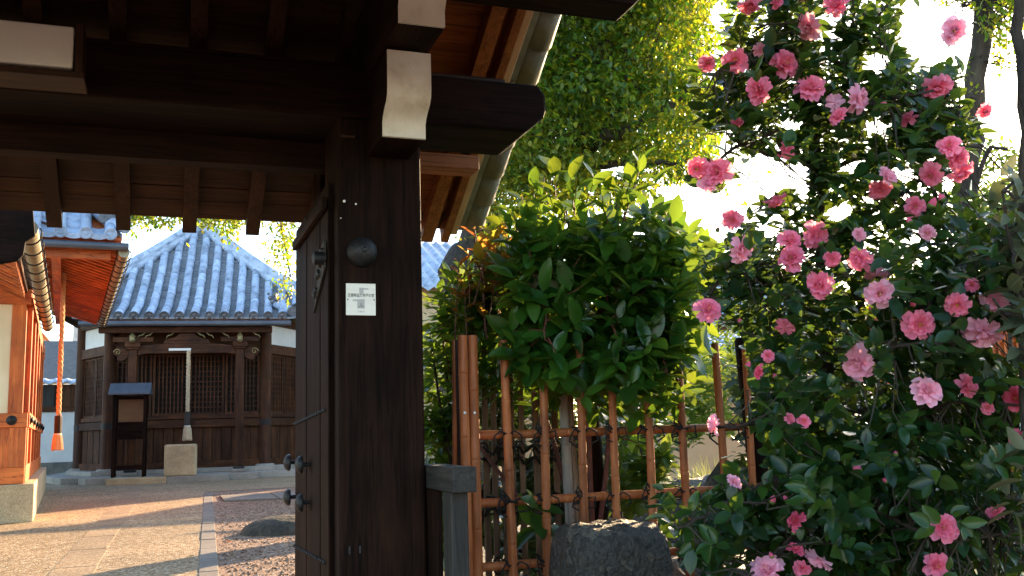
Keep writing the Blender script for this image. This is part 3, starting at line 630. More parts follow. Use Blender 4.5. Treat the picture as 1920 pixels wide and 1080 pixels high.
# front porch: two square columns, cross beam and carved noses
TF = hside(0)
for u in (-1.22, 1.24):
    c = MB(TF).box((u - .10, -.80, .30), (u + .10, -.60, 3.12)).build('porch_column', M['hallZ'], hall, bev=.02)
    MB(TF).box((u - .17, -.87, .16), (u + .17, -.53, .235)).build('column_stone', M['granite'], c, bev=.01)
    MB(TF).box((u - .13, -.83, .236), (u + .13, -.57, .30)).build('column_shoe', M['greyX'], c, bev=.02)
    MB(TF).box((u - .14, -.84, 3.12), (u + .14, -.56, 3.17)).box((u - .17, -.87, 3.17), (u + .17, -.53, 3.30)).box((u - .45, -.76, 3.30), (u + .45, -.64, 3.42)).build('bracket_block', M['hallX'], c, bev=.012)
    MB(TF).lathe([(.05, 0), (.085, .05), (.06, .11), (.075, .16), (.03, .22), (0, .24)], (u, -.90, 3.27), (0, 0, 1), 10).build('carved_ornament', M['brass'], c, smooth=True)
    sg = 1 if u > 0 else -1
    nose = MB(TF)
    nose.extrude([(u + sg * x, -.76, z) for x, z in ((.10, 3.10), (.10, 2.93), (.20, 2.86), (.30, 2.84), (.36, 2.90), (.33, 2.95), (.42, 3.0), (.44, 3.10), (.36, 3.17), (.22, 3.16))], (0, .12, 0)); nose.build('carved_nose', M['hallX'], c, bev=.015)
    nose = MB(TF); sp = [(u + sg * (.34 + .085 * (1 - a / 9) * math.cos(a * 1.0)), -.775, 3.06 + .085 * (1 - a / 9) * math.sin(a * 1.0)) for a in np.linspace(0, 8, 22)]
    nose.tube(sp, .012, 6).build('scroll', M['brass'], c, smooth=True)
cb = MB(TF).extrude([(-1.12, -.77, 2.98), (-.9, -.77, 3.02), (.9, -.77, 3.02), (1.14, -.77, 2.98), (1.14, -.77, 3.2), (.7, -.77, 3.25), (-.7, -.77, 3.25), (-1.12, -.77, 3.2)], (0, .14, 0)).build('porch_beam', M['hallX'], hall, bev=.015)
fr = MB(TF)
fr.extrude([(x, -.75, z) for x, z in ((-.55, 3.25), (-.5, 3.36), (-.3, 3.40), (-.16, 3.5), (.16, 3.5), (.3, 3.40), (.5, 3.36), (.55, 3.25))], (0, .1, 0)); fr.build('frog_leg_strut', M['hallX'], hall, bev=.012)
for u in (-.95, -.78, -.3, .25, .45, .82, 1.55):
    sg = 1 if u > 0 else -1
    MB(TF).tube([(u, -.8, 3.52), (u + sg * .06, -.83, 3.46), (u + sg * .13, -.84, 3.44), (u + sg * .17, -.83, 3.38)], [.008, .02, .016, .006], 6).build('carved_tip', M['brass'], hall, smooth=True)
MB(TF).box((-2.0, -.78, 3.52), (2.0, -.62, 3.66)).build('porch_plate', M['hallX'], hall, bev=.01)
MB(TF).box((-.41, -.785, 3.085), (.10, -.772, 3.14)).build('white_label', M['paper'], hall)
# stone step before the hall
st = thing('stone_step', 'low long granite step before the pyramid roofed hall', 'step', HC + np.array([0, -2, -FZ]))
for a, b in ((-1.55, -.28), (-.27, 1.05)):
    MB(TF).box((a, -1.95, 0), (b, -1.3, .145)).build('step_block', M['stonewarm'] if a < -1 else M['granite'], st, bev=.012)
MB(TF).extrude([(-2.1, -1.28, 0), (1.7, -1.28, 0), (1.7, -.95, 0), (-2.3, -.95, 0)], (0, 0, .15)).build('rear_slab', M['granite'], st, bev=.012)
# stone block under the straw rope
ob = thing('stone_block', 'square pale stone block standing on the hall step', 'stone block', np.array(TF @ Vector((0, -1.6, .145))))
m = MB(TF).box((-.35, -1.85, .146), (.33, -1.35, .86)); m.build('block', M['stonewarm'], ob, bev=.04)
MB(TF).box((-.27, -1.78, .85), (.25, -1.42, .868)).build('top_grille', M['hallX'], ob, bev=.004)
# straw bell rope
def rope(name, label, top, bottom_z, r, mat, tassel, grip, group):
    t = thing(name, label, 'bell rope', (top[0], top[1], bottom_z), group)
    zg = bottom_z + tassel + grip; m = MB(); L = top[2] - zg; n_ = int(L / .035)
    for s in range(3):
        m.tube([(top[0] + r * .55 * math.cos(2 * PI * (k / 7 + s / 3)), top[1] + r * .55 * math.sin(2 * PI * (k / 7 + s / 3)), top[2] - L * k / n_) for k in range(n_ + 1)], r * .6, 6, True)
    m.build('twisted_cord', M[mat], t, smooth=True)
    MB().lathe([(r * 1.55, 0), (r * 1.6, grip * .1), (r * 1.6, grip * .9), (r * 1.5, grip)], (top[0], top[1], bottom_z + tassel), (0, 0, 1), 10).build('wooden_grip', M['roofZ'] if mat == 'orangerope' else M['greyZ'], t)
    m = MB(); rr = random.Random(3)
    for k in range(70):
        a = rr.uniform(0, 6.28); q = rr.uniform(.2, 1) ** .5
        ca, sa = math.cos(a) * q, math.sin(a) * q
        m.tube([(top[0] + ca * r * 1.3, top[1] + sa * r * 1.3, bottom_z + tassel), (top[0] + ca * r * 1.9, top[1] + sa * r * 1.9, bottom_z + tassel * .75), (top[0] + ca * r * 2.6, top[1] + sa * r * 2.6, bottom_z + rr.uniform(0, .04))], [r * .22, r * .3, r * .16], 4)
    m.lathe([(r * 1.5, tassel), (r * 2.0, tassel * .72), (r * 2.3, tassel * .1)], (top[0], top[1], bottom_z), (0, 0, 1), 12)
    m.build('tassel', M[mat], t, smooth=True)
    MB().lathe([(r * 1.5, 0), (r * 1.75, .012), (r * 1.5, .024)], (top[0], top[1], bottom_z + tassel - .03), (0, 0, 1), 12).build('binding', M['paper'], t, smooth=True)
rt = np.array(TF @ Vector((.07, -1.05, 3.02)))
rope('bell_rope', 'pale straw bell rope hanging above the stone block', (rt[0], rt[1], 3.05), .93, .045, 'straw', .36, .32, 'bell ropes')
# roofed notice board
nb = thing('notice_board', 'small dark roofed notice board standing left of the stone block', 'notice board', np.array(TF @ Vector((-1.15, -1.2, .15))))
u0, u1, v0, v1, zb0 = -1.50, -.84, -1.40, -1.10, .152
for (u, v) in ((u0, v0), (u1, v0), (u0, v1), (u1, v1)): MB(TF).box((u - .03, v - .03, zb0), (u + .03, v + .03, 2.02)).build('leg', M['gateZ'], nb, bev=.004)
MB(TF).box((u0 + .03, v1 - .05, 1.02), (u1 - .03, v1 - .02, 2.0)).build('back_board', M['gateX'], nb)
MB(TF).box((u0 + .06, v1 - .075, 1.40), (u1 - .06, v1 - .052, 1.92)).build('notice_panel', M['notice'], nb, bev=.003)
MB(TF).box((u0 + .03, v0, 1.0), (u1 - .03, v1 - .052, 1.04)).build('shelf', M['gateX'], nb)
MB(TF).box((u0 + .03, v0 + .02, 1.20), (u1 - .03, v0 + .05, 1.25)).build('shelf_rail', M['gateX'], nb)
MB(TF).box((u0 + .03, v0 - .02, .32), (u1 - .03, v0 + .02, .42)).build('stretcher', M['gateX'], nb)
MB(TF).extrude([(u0 - .12, v0 - .14, 2.02), (u0 - .12, v1 + .12, 2.02), (u0 - .12, v1 + .12, 2.06), (u0 - .12, (v0 + v1) / 2, 2.30), (u0 - .12, v0 - .14, 2.06)], (u1 - u0 + .24, 0, 0)).build('little_roof', M['gutterdark'], nb, bev=.006)

# ================================================================== main hall at the left
LC = np.array([-1.66, 13.7, 0.]); LT = FR(LC, -5)
lh = thing('main_hall', 'red brown timber main hall with cream walls and deep raftered eaves', 'hall', LC)
MB(LT).box((-5, -.12, 0), (.14, 9.2, .475)).build('granite_base', M['stonewarm'], lh, bev=.015)
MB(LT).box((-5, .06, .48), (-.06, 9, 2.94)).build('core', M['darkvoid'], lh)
def vb(name, a, b, ax='X', bev=.006, mat='verm', parent=None): return MB(LT).box(a, b).build(name, M[mat + ax], parent or lh, bev=bev)
vb('sill_beam', (-5, -.06, .48), (.02, .05, .68))
rb = vb('rail_beam', (-5, -.075, 1.18), (.03, .05, 1.36))
for u in (-.15, -2.2, -4.0):
    MB(LT).lathe([(.062, 0), (.062, .012), (.04, .02), (.045, .03), (.02, .045), (0, .05)], (u, -.075, 1.27), (0, -1, 0), 18).build('boss', M['iron'], rb, smooth=True)
for i in range(14):
    a = -.02 - .33 * (i + 1); MB(LT).box((a + .003, -.03 - .004 * (i % 2), .68), (a + .327, .05, 1.18)).build('wall_plank', M['vermZ'], lh, bev=.003)
vb('corner_pillar', (-.20, -.055, 1.36), (-.03, .10, 2.75), 'Z'); vb('corner_pillar_foot', (-.17, -.055, .68), (.02, .10, 1.18), 'Z')
MB(LT).box((-4.0, -.02, 1.36), (-.202, .05, 2.75)).build('plaster_panel', M['plaster'], lh)
vb('head_beam', (-5, -.06, 2.75), (.02, .06, 2.95))
# its right hand side
vb('side_sill', (-.05, .05, .48), (.03, 9, .70), 'Y'); srb = vb('side_rail', (-.05, .05, 1.18), (.05, 9, 1.37), 'Y')
vb('side_head', (-.05, .05, 2.75), (.03, 9, 2.97), 'Y')
for k in range(6):
    v0 = .1 + k * 1.5; vb('side_pillar', (-.06, v0, .70), (.035, v0 + .2, 2.75), 'Z')
    MB(LT).lathe([(.06, 0), (.06, .012), (.035, .02), (.045, .035), (0, .05)], (.05, v0 + .1, 1.275), (1, 0, 0), 16).build('boss', M['iron'], srb, smooth=True)
    m = MB(LT)
    for i in range(8): m.box((-.02, v0 + .2 + i * .1625, 1.38), (.0, v0 + .24 + i * .1625, 2.74))
    for i in range(9): m.box((-.03, v0 + .2, 1.38 + i * .16), (-.005, v0 + 1.5, 1.41 + i * .16))
    m.build('lattice_panel', M['vermZ'], lh)
    MB(LT).box((-.035, v0 + .2, .70), (.0, v0 + 1.5, 1.18)).build('side_plank', M['vermZ'], lh)
# main roof: eave at u=-.05, rising to the left
def lz(u): return 2.88 + .50 * (-.03 - u)
V0, V1 = -4.75, 3.2
MB(LT).extrude([(-.03, V0, lz(-.03) + .02), (-5, V0, lz(-5) + .02), (-5, V0, lz(-5) + .10), (-.03, V0, lz(-.03) + .10)], (0, V1 - V0, 0)).build('roof_deck', M['hallY'], lh)  # dark timber behind red-brown rafters: shade of the gaps put into the colour
MB(LT).extrude([(.02, V0 - .05, lz(0) + .12), (-5, V0 - .05, lz(-5) + .12), (-5, V0 - .05, lz(-5) + .2), (.02, V0 - .05, lz(0) + .2)], (0, V1 - V0 + .1, 0)).build('roof_tiles', M['tile'], lh)
me = MB().extrude([(0, -.035, 0), (-2.6, -.035, 1.30), (-2.6, -.035, 1.18), (0, -.035, -.11)], (0, .07, 0)).mesh('rafter', M['vermX']); bmfix(me)
v = V0 + .06; i = 0
while v < V1: link('rafter', me, lh, LT @ Matrix.Translation((-.06, v, lz(-.06) + .016))); v += .27
MB(LT).tube([(.12, V0 + .05, 2.81), (.16, V1, 2.81)], .075, 12).build('gutter', M['gutter'], lh, smooth=True)
hook = MB().tube([(.10 * math.cos(a), 0, .10 * math.sin(a)) for a in np.linspace(-2.6, .6, 10)], .008, 5).mesh('gutter_hook', M['iron'], smooth=True)
for k in range(14): link('gutter_hook', hook, lh, LT @ Matrix.Translation((.12 + .0028 * k, V0 + .3 + k * .55, 2.81)))
pts = [(0, 380), (40, 384), (62, 392), (66, 440), (48, 452), (44, 476), (34, 487), (20, 490), (0, 494), (-60, 500), (-60, 380)]
pp = [np.array(LT.inverted() @ Vector(atY(px, py, LC[1] + V0 - .12))) for px, py in pts]
MB(LT).extrude([(p[0], V0 - .13, p[2]) for p in pp], (0, .07, 0)).build('gable_board', M['gateX'], lh, bev=.01)
MB(LT).tube([(-.12, V0 - .12, 3.13), (-.12, V0 + .3, 3.15)], .1, 12).build('ridge_end_tile', M['tile'], lh, smooth=True)
# porch roof to the right of it
pr_e = 1.03                                                     # eave line u
PV0, PV1 = -.55, 7.7
def pz(u): return 3.42 + .33 * (pr_e - u)
MB(LT).extrude([(pr_e, PV0, pz(pr_e)), (-.6, PV0, pz(-.6)), (-.6, PV0, pz(-.6) + .03), (pr_e, PV0, pz(pr_e) + .03)], (0, PV1 - PV0, 0)).build('porch_soffit', M['hallX'], lh)  # darker than its rafters, so the shade between them is painted in
me = MB().extrude([(0, -.03, 0), (-1.0, -.03, .33), (-1.0, -.03, .24), (0, -.03, -.09)], (0, .06, 0)).mesh('porch_rafter', M['vermX']); bmfix(me)
v = PV0 + .08
while v < PV1: link('porch_rafter', me, lh, LT @ Matrix.Translation((pr_e - .04, v, pz(pr_e - .04) - .002))); v += .25
for u, z0 in ((.28, 3.36), (-.02, 3.42)): vb('porch_beam', (u - .06, PV0 + .2, z0), (u + .06, PV1, z0 + .16), 'Y')
vb('porch_beam', (-.1, PV0 + .02, 3.30), (pr_e - .1, PV0 + .12, 3.42), 'X'); vb('porch_fascia', (-.1, PV0 - .08, 3.44), (pr_e + .02, PV0 - .02, 3.55), 'X', mat='verm')
vb('porch_strut', (.0, 1.2, 2.9), (.1, 1.3, 3.4), 'Z')
MB(LT).tube([(pr_e + .05, PV0 - .1, 3.38), (pr_e + .05, PV1, 3.38)], .07, 12).build('gutter', M['gutter'], lh, smooth=True)
MB(LT).tube([(-.06, PV0 - .16, 3.44), (pr_e + .1, PV0 - .16, 3.44)], .05, 10).build('gutter', M['gutterdark'], lh, smooth=True)
for k in range(18): link('gutter_hook', hook, lh, LT @ Matrix.Translation((pr_e + .05, PV0 + .1 + k * .45, 3.38)))
# tiled near slope of the porch roof: rows running up and away, a hip at the right
def nz(v): return 3.60 + .66 * (v - PV0 + .18)
for c in range(6):
    u = pr_e - .12 - .29 * c
    vend = PV0 - .18 + max(.3, min(1.9, (pr_e - u) * 1.55 + .15))
    MB(LT).tube([(u, PV0 - .2, nz(PV0 - .2) + .01), (u, vend, nz(vend) + .01)], .07, 10).build('cover_tile_row', M['tile'], lh, smooth=True)
    MB(LT).lathe([(.078, 0), (.078, .03), (.062, .034), (.058, .02), (.03, .02), (.026, .03), (0, .032)], (u, PV0 - .19, nz(PV0 - .2) + .0), (0, -1, 0), 16).build('tile_end', M['tile'], lh, smooth=True)
    m = MB(LT); v = PV0 - .2
    while v < vend - .2:
        vs = []
        for vv, lf in ((v, .045), (v + .24, .012)):
            for i in range(6): x = i / 5 - .5; vs.append((u - .145 + x * .29, vv, nz(vv) - .03 + lf + .20 * x * x - .03))
        for i in range(6): x = i / 5 - .5; vs.append((u - .145 + x * .29, v, nz(v) - .05 + .20 * x * x - .03))
        m.add(vs, [(i, i + 1, 7 + i, 6 + i) for i in range(5)] + [(12 + i, 13 + i, 1 + i, i) for i in range(5)]); v += .22
    if m.f: m.build('pan_tile_column', M['tile'], lh)
MB(LT).extrude([(pr_e + .02, PV0 - .15, 3.55), (-.9, PV0 - .15, 3.55), (-.9, PV0 + 1.7, nz(PV0 + 1.7) - .1), (pr_e - .75, PV0 + 1.2, nz(PV0 + 1.2) - .1)], (0, 0, -.03)).build('porch_deck', M['vermX'], lh)
MB(LT).extrude([(pr_e + .02, PV0 - .15, 3.56), (pr_e - .75, PV0 + 1.2, nz(PV0 + 1.2) - .06), (pr_e - .75, PV1, nz(PV0 + 1.2) - .06), (pr_e + .06, PV1, 3.56)], (0, 0, .05)).build('porch_side_tiles', M['tile'], lh)
hp = [(pr_e + .06, PV0 - .22, 3.66), (pr_e - .1, PV0 + .1, 3.80), (pr_e - .42, PV0 + .65, 4.15), (pr_e - .78, PV0 + 1.25, 4.58)]
MB(LT).tube(hp, [.06, .085, .10, .10], 10).build('hip_ridge', M['tile'], lh, smooth=True)
MB(LT).tube([(a + .02, b, c + .11) for a, b, c in hp[1:]], [.06, .075, .075], 10).build('hip_ridge', M['tile'], lh, smooth=True)
on = [(0, 0), (.10, -.02), (.15, .06), (.13, .16), (.17, .24), (.08, .27), (0, .33), (-.08, .27), (-.17, .24), (-.13, .16), (-.15, .06), (-.10, -.02)]
MB(LT).extrude([(pr_e - .16 + a * .8, PV0 + .02, 3.78 + b * .8) for a, b in on], (.03, .09, .02)).build('ridge_end_ornament', M['tiledark'], lh, bev=.02)
rp = np.array(LT @ Vector((.47, 3.2, 0)))
rp = atD(121, 555, 14.6); rp2 = atD(114, 845, 14.6)
rope('bell_rope', 'orange twisted bell rope hanging under the main hall porch', (rp[0] - .02, rp[1], rp[2] + .35), rp2[2], .034, 'orangerope', .26, .26, 'bell ropes')

# ================================================================== beyond the halls
bw = thing('boundary_wall', 'white boundary wall with wooden upper part and tile cap behind the main hall', 'wall', (-3.2, 31, 0))
MB().box((-9, 31, 0), (-1.85, 31.4, .42)).build('stone_foot', M['rockmoss'], bw)
MB().box((-9, 31.03, .42), (-1.88, 31.37, 1.87)).build('plaster_face', M['wplaster'], bw)
MB().box((-9, 30.98, 1.87), (-1.83, 31.42, 2.02)).build('band', M['hallX'], bw)
for i in range(12):
    x = -9 + .6 * i; MB().box((x + .004, 31.05 - .02 * (i % 2), 2.02), (x + .59, 31.3, 2.66)).build('board', M['hallZ'] if i % 3 else M['greyZ'], bw)
ripple(-9, -1.8, .3, [(30.85, 0), (31.2, .12), (31.55, 0)], lambda y: 2.70, name='tile_cap', parent=bw)
MB().box((-1.85, 31.1, 0), (3, 31.4, 2.3)).build('side_face', M['housewall'], bw)
hs = thing('grey_roofed_house', 'low house with grey slate roof behind the boundary wall', 'house', (-4.5, 40, 0))
MB().box((-11, 38, 0), (-.8, 44, 3.2)).build('wall', M['housewall'], hs)
MB().extrude([(-11.5, 37.5, 3.15), (-11.5, 41, 4.9), (-11.5, 44.5, 3.15), (-11.5, 44.5, 3.0), (-11.5, 37.5, 3.0)], (11.2, 0, 0)).build('roof', M['asphalt'], hs)
MB().box((-11.5, 37.4, 2.95), (-.3, 37.5, 3.2)).build('gutter', M['lampwhite'], hs)
h2 = thing('gabled_house', 'tall sunlit gabled house with blue tile roof beyond the grey roof', 'house', (-8, 52, 0))
pk = atD(96, 643, 52)
MB().extrude([(pk[0] - 1.0, 50.5, 0), (pk[0] + 1.35, 50.5, 0), (pk[0] + 1.35, 50.5, pk[2] - 1.5), (pk[0] + .1, 50.5, pk[2] - .15), (pk[0] - 1.0, 50.5, pk[2] - 1.3)], (-2, 5, 0)).build('wall', M['plaster'], h2)
MB().beam((pk[0] + .1, 50.3, pk[2]), (pk[0] + 1.7, 50.3, pk[2] - 1.9), .6, .14, (1, 0, 1)).build('barge_board', M['vermX'], h2)
MB().extrude([(pk[0] + .1, 50, pk[2]), (pk[0] - 2.4, 50, pk[2] - 2.0), (pk[0] - 2.4, 50, pk[2] - 2.2), (pk[0] + .1, 50, pk[2] - .2)], (-2, 6, 0)).build('roof', M['tile'], h2)
w2 = MB().box((pk[0] - .55, 50.44, pk[2] - 2.3), (pk[0] + .15, 50.52, pk[2] - 1.5)).build('window', M['roofZ'], h2); MB().box((pk[0] - .48, 50.42, pk[2] - 2.23), (pk[0] + .08, 50.44, pk[2] - 1.57)).build('pane', M['glass'], w2)
up_ = atD(140, 700, 44); pl_ = thing('utility_pole', 'pale concrete utility pole beyond the boundary wall', 'utility pole', (up_[0], up_[1], 0))
MB().tube([(up_[0], up_[1], 0), (up_[0], up_[1], 11)], [.16, .11], 12).build('pole', M['concrete'], pl_, smooth=True)
MB().box((up_[0] - .8, up_[1] - .06, 5.4), (up_[0] + .8, up_[1] + .06, 5.5)).build('crossarm', M['concrete'], pl_); MB().lathe([(.2, 0), (.22, .05), (.22, .6), (.1, .7)], (up_[0] - .45, up_[1] - .2, 4.2), (0, 0, 1), 12).build('transformer', M['concrete'], pl_, smooth=True)
for k, (za, zb_) in enumerate(((5.5, 5.9), (5.0, 5.0), (4.6, 4.1), (5.3, 3.6))):
    a = np.array([up_[0], up_[1], za]); b_ = np.array([up_[0] - 9, up_[1] + 6 - 3 * k, zb_])
    cc = MB().tube([a * (1 - t) + b_ * t - np.array([0, 0, 1.0 * t * (1 - t)]) for t in np.linspace(0, 1, 9)], .022, 5).build('cable', M['concrete'], pl_, smooth=True)
# house at the back of the garden
def tiled_house(name, label, P0, P1, y0, y1, ze, zr_, wallmat):
    x0, x1 = P0, P1; t = thing(name, label, 'house', ((x0 + x1) / 2, y0, 0))
    MB().box((x0 + .6, y0 + .8, 0), (x1 - .6, y1 - .8, ze)).build('wall', M[wallmat], t)
    ym = (y0 + y1) / 2
    ripple(x0, x1, .3, [(y0, 0), (y0 + (ym - y0) * .33, 0), (y0 + (ym - y0) * .66, 0), (ym, 0)], lambda y: ze + (zr_ - ze) * (y - y0) / (ym - y0), name='roof_tiles', parent=t, amp=.05)
    MB().extrude([(x0 + .1, y0 + .1, ze - .05), (x0 + .1, ym, zr_ - .1), (x0 + .1, y1, ze - .05), (x0 + .1, y1, ze - .2), (x0 + .1, y0 + .1, ze - .2)], (x1 - x0 - .2, 0, 0)).build('roof_body', M['hallX'], t)
    MB().tube([(x0, ym, zr_ + .1), (x1, ym, zr_ + .1)], .17, 10).build('ridge', M['tile'], t, smooth=True)
    MB().tube([(x0, y0 + .05, ze + .05), (x0, ym, zr_ + .1)], .12, 8).build('verge_ridge', M['tile'], t, smooth=True)
    return t
a = atD(1195, 560, 22); b_ = atD(1560, 540, 24)
gh = tiled_house('garden_house', 'tiled house with ochre walls seen between shrub and camellia', a[0] + .9, b_[0] + 3, 20.5, 26.5, 3.4, 4.7, 'housewall')
for i in range(5):
    x = a[0] + 1.0 + i * 1.1; f_ = MB().box((x, 21.26, 1.0), (x + .9, 21.3, 2.6)).build('window', M['hallZ'], gh); MB().box((x + .06, 21.24, 1.06), (x + .84, 21.262, 2.54)).build('pane', M['glass'], f_)
a = atD(1250, 660, 17)
lr = thing('lean_to', 'low tiled lean-to roof with ochre wall before the garden house', 'lean-to', (a[0] + 1.2, 16, 0))
ripple(a[0] - .6, a[0] + 3.4, .28, [(15.4, 0), (16.4, .0), (17.4, 0)], lambda y: a[2] - .1 + .35 * (y - 15.4), name='roof_tiles', parent=lr)
MB().box((a[0] - .5, 15.45, a[2] - .28), (a[0] + 3.3, 15.55, a[2] - .12)).build('eave_board', M['greyX'], lr)
MB().box((a[0] - .2, 15.9, 0), (a[0] + 3, 17.3, a[2] - .1)).build('wall', M['housewall'], lr)
a = atD(1885, 640, 13)
sl = thing('lattice_shed', 'sunlit orange lattice walled shed at the right edge behind the camellia', 'shed', (a[0] + .5, a[1], 0))
MB().box((a[0] - .6, a[1] + .05, 0), (a[0] + 3, a[1] + 2, 2.6)).build('wall', M['vermZ'], sl)
m = MB()
for i in range(20): m.box((a[0] - .6 + i * .11, a[1] - .02, .9), (a[0] - .57 + i * .11, a[1] + .02, 2.3))
for i in range(13): m.box((a[0] - .6, a[1], .95 + i * .11), (a[0] + 1.8, a[1] + .035, .975 + i * .11))
m.build('lattice', M['vermX'], sl)
MB().extrude([(a[0] - 1, a[1] - .5, 2.5), (a[0] - 1, a[1] + 2.5, 3.6), (a[0] - 1, a[1] + 2.5, 3.7), (a[0] - 1, a[1] - .5, 2.6)], (4.5, 0, 0)).build('roof', M['tile'], sl)
a = atD(822, 490, 30)
bt = thing('far_tiled_roof', 'far blue tiled house roof showing just right of the gate post', 'house', (a[0] + 1, a[1], 0))
ripple(a[0] - 2.2, a[0] + 3.5, .34, [(a[1] - 2.5, 0), (a[1] - .5, 0), (a[1] + 2, 0)], lambda y: a[2] + .5 * (y - a[1]), name='roof_tiles', parent=bt, amp=.05)
MB().box((a[0] - 2, a[1] - 2, 0), (a[0] + 3.3, a[1] + 2, a[2] - 1.1)).build('wall', M['housewall'], bt)

# ================================================================== bamboo fence
bf = thing('bamboo_fence', 'brown bamboo lattice fence tied with black cord beside the gate', 'fence', (2.1, 4.3, 0))
def bamboo(p, q, r, name, mat, parent, ph=0., node=.30, seg=12):
    p, q = np.asarray(p, float), np.asarray(q, float); L = np.linalg.norm(q - p); pts, rad = [p], [r * .98]
    s = ph
    while s < L:
        if .02 < s < L - .02:
            for ds, k in ((-.014, 1.0), (-.004, 1.06), (0, .95), (.004, 1.06), (.016, 1.0)):
                pts.append(p + (q - p) * (s + ds) / L); rad.append(r * k * (1 - .08 * s / L))
        s += node
    pts.append(q); rad.append(r * .92)
    o = MB().tube(pts, rad, seg).build(name, M[mat], parent, smooth=True)
    return o
poles = [(867, 629, 879, 1080, .025), (886, 629, 896, 1080, .025), (944, 638, 963, 1080, .022), (1018, 658, 1027, 1080, .022), (1087, 668, 1099, 1080, .021),
         (1146, 680, 1160, 1080, .020), (1212, 672, 1229, 1080, .021), (1270, 650, 1295, 1080, .021), (1340, 644, 1373, 1080, .021), (1397, 650, 1421, 1080, .019)]
pole_x = []
for i, (px, py, qx, qy, r) in enumerate(poles):
    yy = 4.235 if i < 2 else 4.255 + .004 * (i % 3)
    a, b = atY(px, py, yy), atY(qx, qy, yy); a[2] = max(a[2], 1.36); g = a + (b - a) * (a[2] / (a[2] - b[2]))
    o = bamboo(g, a, r, 'bamboo_pole', 'bamboo', bf, .07 + .05 * (i * 3 % 5), .29 + .02 * (i % 3))
    # dark hollow at the cut top
    d = (a - g) / np.linalg.norm(a - g)
    MB().lathe([(r * .62, 0), (r * .6, .0015)], a, d, 10).build('cut_end', M['darkvoid'], o)
    pole_x.append((a, g))
bamboo(atY(853, 1080, 4.45), atY(852, 638, 4.45), .012, 'bamboo_pole', 'bamboo', bf)
MB().box((1.285, 4.262, 0), (1.312, 4.34, 1.395)).build('end_board', M['gateZ'], bf)
for a in ((0, .87), (1, .87)):
    p = pole_x[a[0]]; z = 1.05; f_ = (p[0][2] - z) / (p[0][2]); c = p[0] + (p[1] - p[0]) * f_
    MB().lathe([(.007, 0), (.006, .004), (0, .006)], c + np.array([-.006, -.024, 0]), (0, -1, 0), 8).build('screw', M['steel'], bf, smooth=True)
for z, xe_ in ((.947, 3.4), (.638, 3.4), (.352, 3.4), (.07, 3.4)):
    bamboo((1.37, 4.303, z), (xe_, 4.303, z + .002), .021, 'bamboo_rail', 'bamboo', bf, .17 + .3 * z, .33)
MB().lathe([(.055, 0), (.052, .7), (.05, 1.40), (.04, 1.42)], atY(1428, 800, 4.38) * np.array([1, 1, 0]), (-.055, 0, 1), 10).build('log_post', M['gateZ'], bf, smooth=True)
MB().lathe([(.05, 0), (.048, 1.4)], (3.42, 4.38, 0), (0, 0, 1), 10).build('log_post', M['gateZ'], bf, smooth=True)
kn = []
for v_ in range(4):
    m = MB(); rr = random.Random(v_)
    for s in (-1, 1):
        for off in (-.007, .003):
            m.tube([(-.026 * s, .022, -.026 + off), (-.022 * s, -.012, -.022 + off), (0, -.031, off), (.022 * s, -.012, .022 + off), (.026 * s, .022, .026 + off)], .0045, 5)
    m.tube([(-.024, -.026, .0), (.0, -.034, .004), (.024, -.026, .0)], .0065, 5)
    for s in (-1, 1):
        pts = [(0, -.036, 0)]; x = y_ = 0
        q = rr.uniform(.02, .045)
        pts += [(s * q, -.042, rr.uniform(.005, .02)), (s * (q + .03), -.045, rr.uniform(-.02, .02)), (s * (q + .035), -.043, -.03 - rr.uniform(0, .03)), (s * q * .9, -.04, -.035 - rr.uniform(0, .04))]
        m.tube(pts, .0042, 5)
    if v_ % 2: m.tube([(.0, -.036, 0), (-.03, -.042, .035), (-.045, -.044, .05), (-.05, -.042, .02), (-.02, -.04, -.005)], .0042, 5)
    me = m.mesh('cord_knot', M['cord'], smooth=True); kn.append(me)
i = 0
for pi_, (a, g) in enumerate(pole_x[2:]):
    for z in (.947, .638, .352):
        f_ = (a[2] - z) / a[2]; c = a + (g - a) * f_
        link('cord_knot', kn[i % 4], bf, Matrix.Translation((c[0], 4.285, z)) @ Matrix.Rotation(rnd.uniform(-.3, .3), 4, 'Y') @ Matrix.Scale(rnd.uniform(.9, 1.2), 4)); i += 1
# older screen behind
bs = thing('bamboo_screen', 'old split bamboo screen bound with black rope behind the bamboo fence', 'screen', (1.8, 5.0, 0))
for i, (px, wd) in enumerate(((905, 14), (922, 13), (940, 15), (955, 12), (972, 13), (1000, 15), (1015, 12), (1036, 14))):
    a = atY(px + 3, 700, 5.0); zt_ = atY(px, (600, 660, 585, 640, 700, 610, 660, 640)[i], 5.0)[2]
    MB().box((a[0] - wd / 780, 5.0 + .01 * (i % 2), 0), (a[0] + wd / 780, 5.012 + .01 * (i % 2), zt_)).build('bamboo_strip', M['strip'], bs, bev=.003)
for px, top, r, mt in ((1052, 678, .027, 'oldbamboo'), (1066, 700, .018, 'strip')):
    a = atY(px, top, 4.62); bamboo((a[0] + .03, 4.62, 0), a, r, 'old_bamboo_pole', mt, bs, .1, .26)
a = atY(1108, 690, 4.95); MB().lathe([(.05, 0), (.047, 1.25)], (a[0] + .03, 4.97, 0), (-.03, 0, 1), 9).build('log_post', M['gateZ'], bs, smooth=True)
m = MB()
for z in (.86, .80, .60, .54, .26):
    x0, x1 = atY(905, 800, 4.97)[0], atY(1100, 800, 4.97)[0]
    m.tube([(x0 + (x1 - x0) * k / 24, 4.972 + .02 * math.sin(k * 2.1), z + .022 * math.sin(k * 1.7 + z * 9)) for k in range(25)], .009, 5)
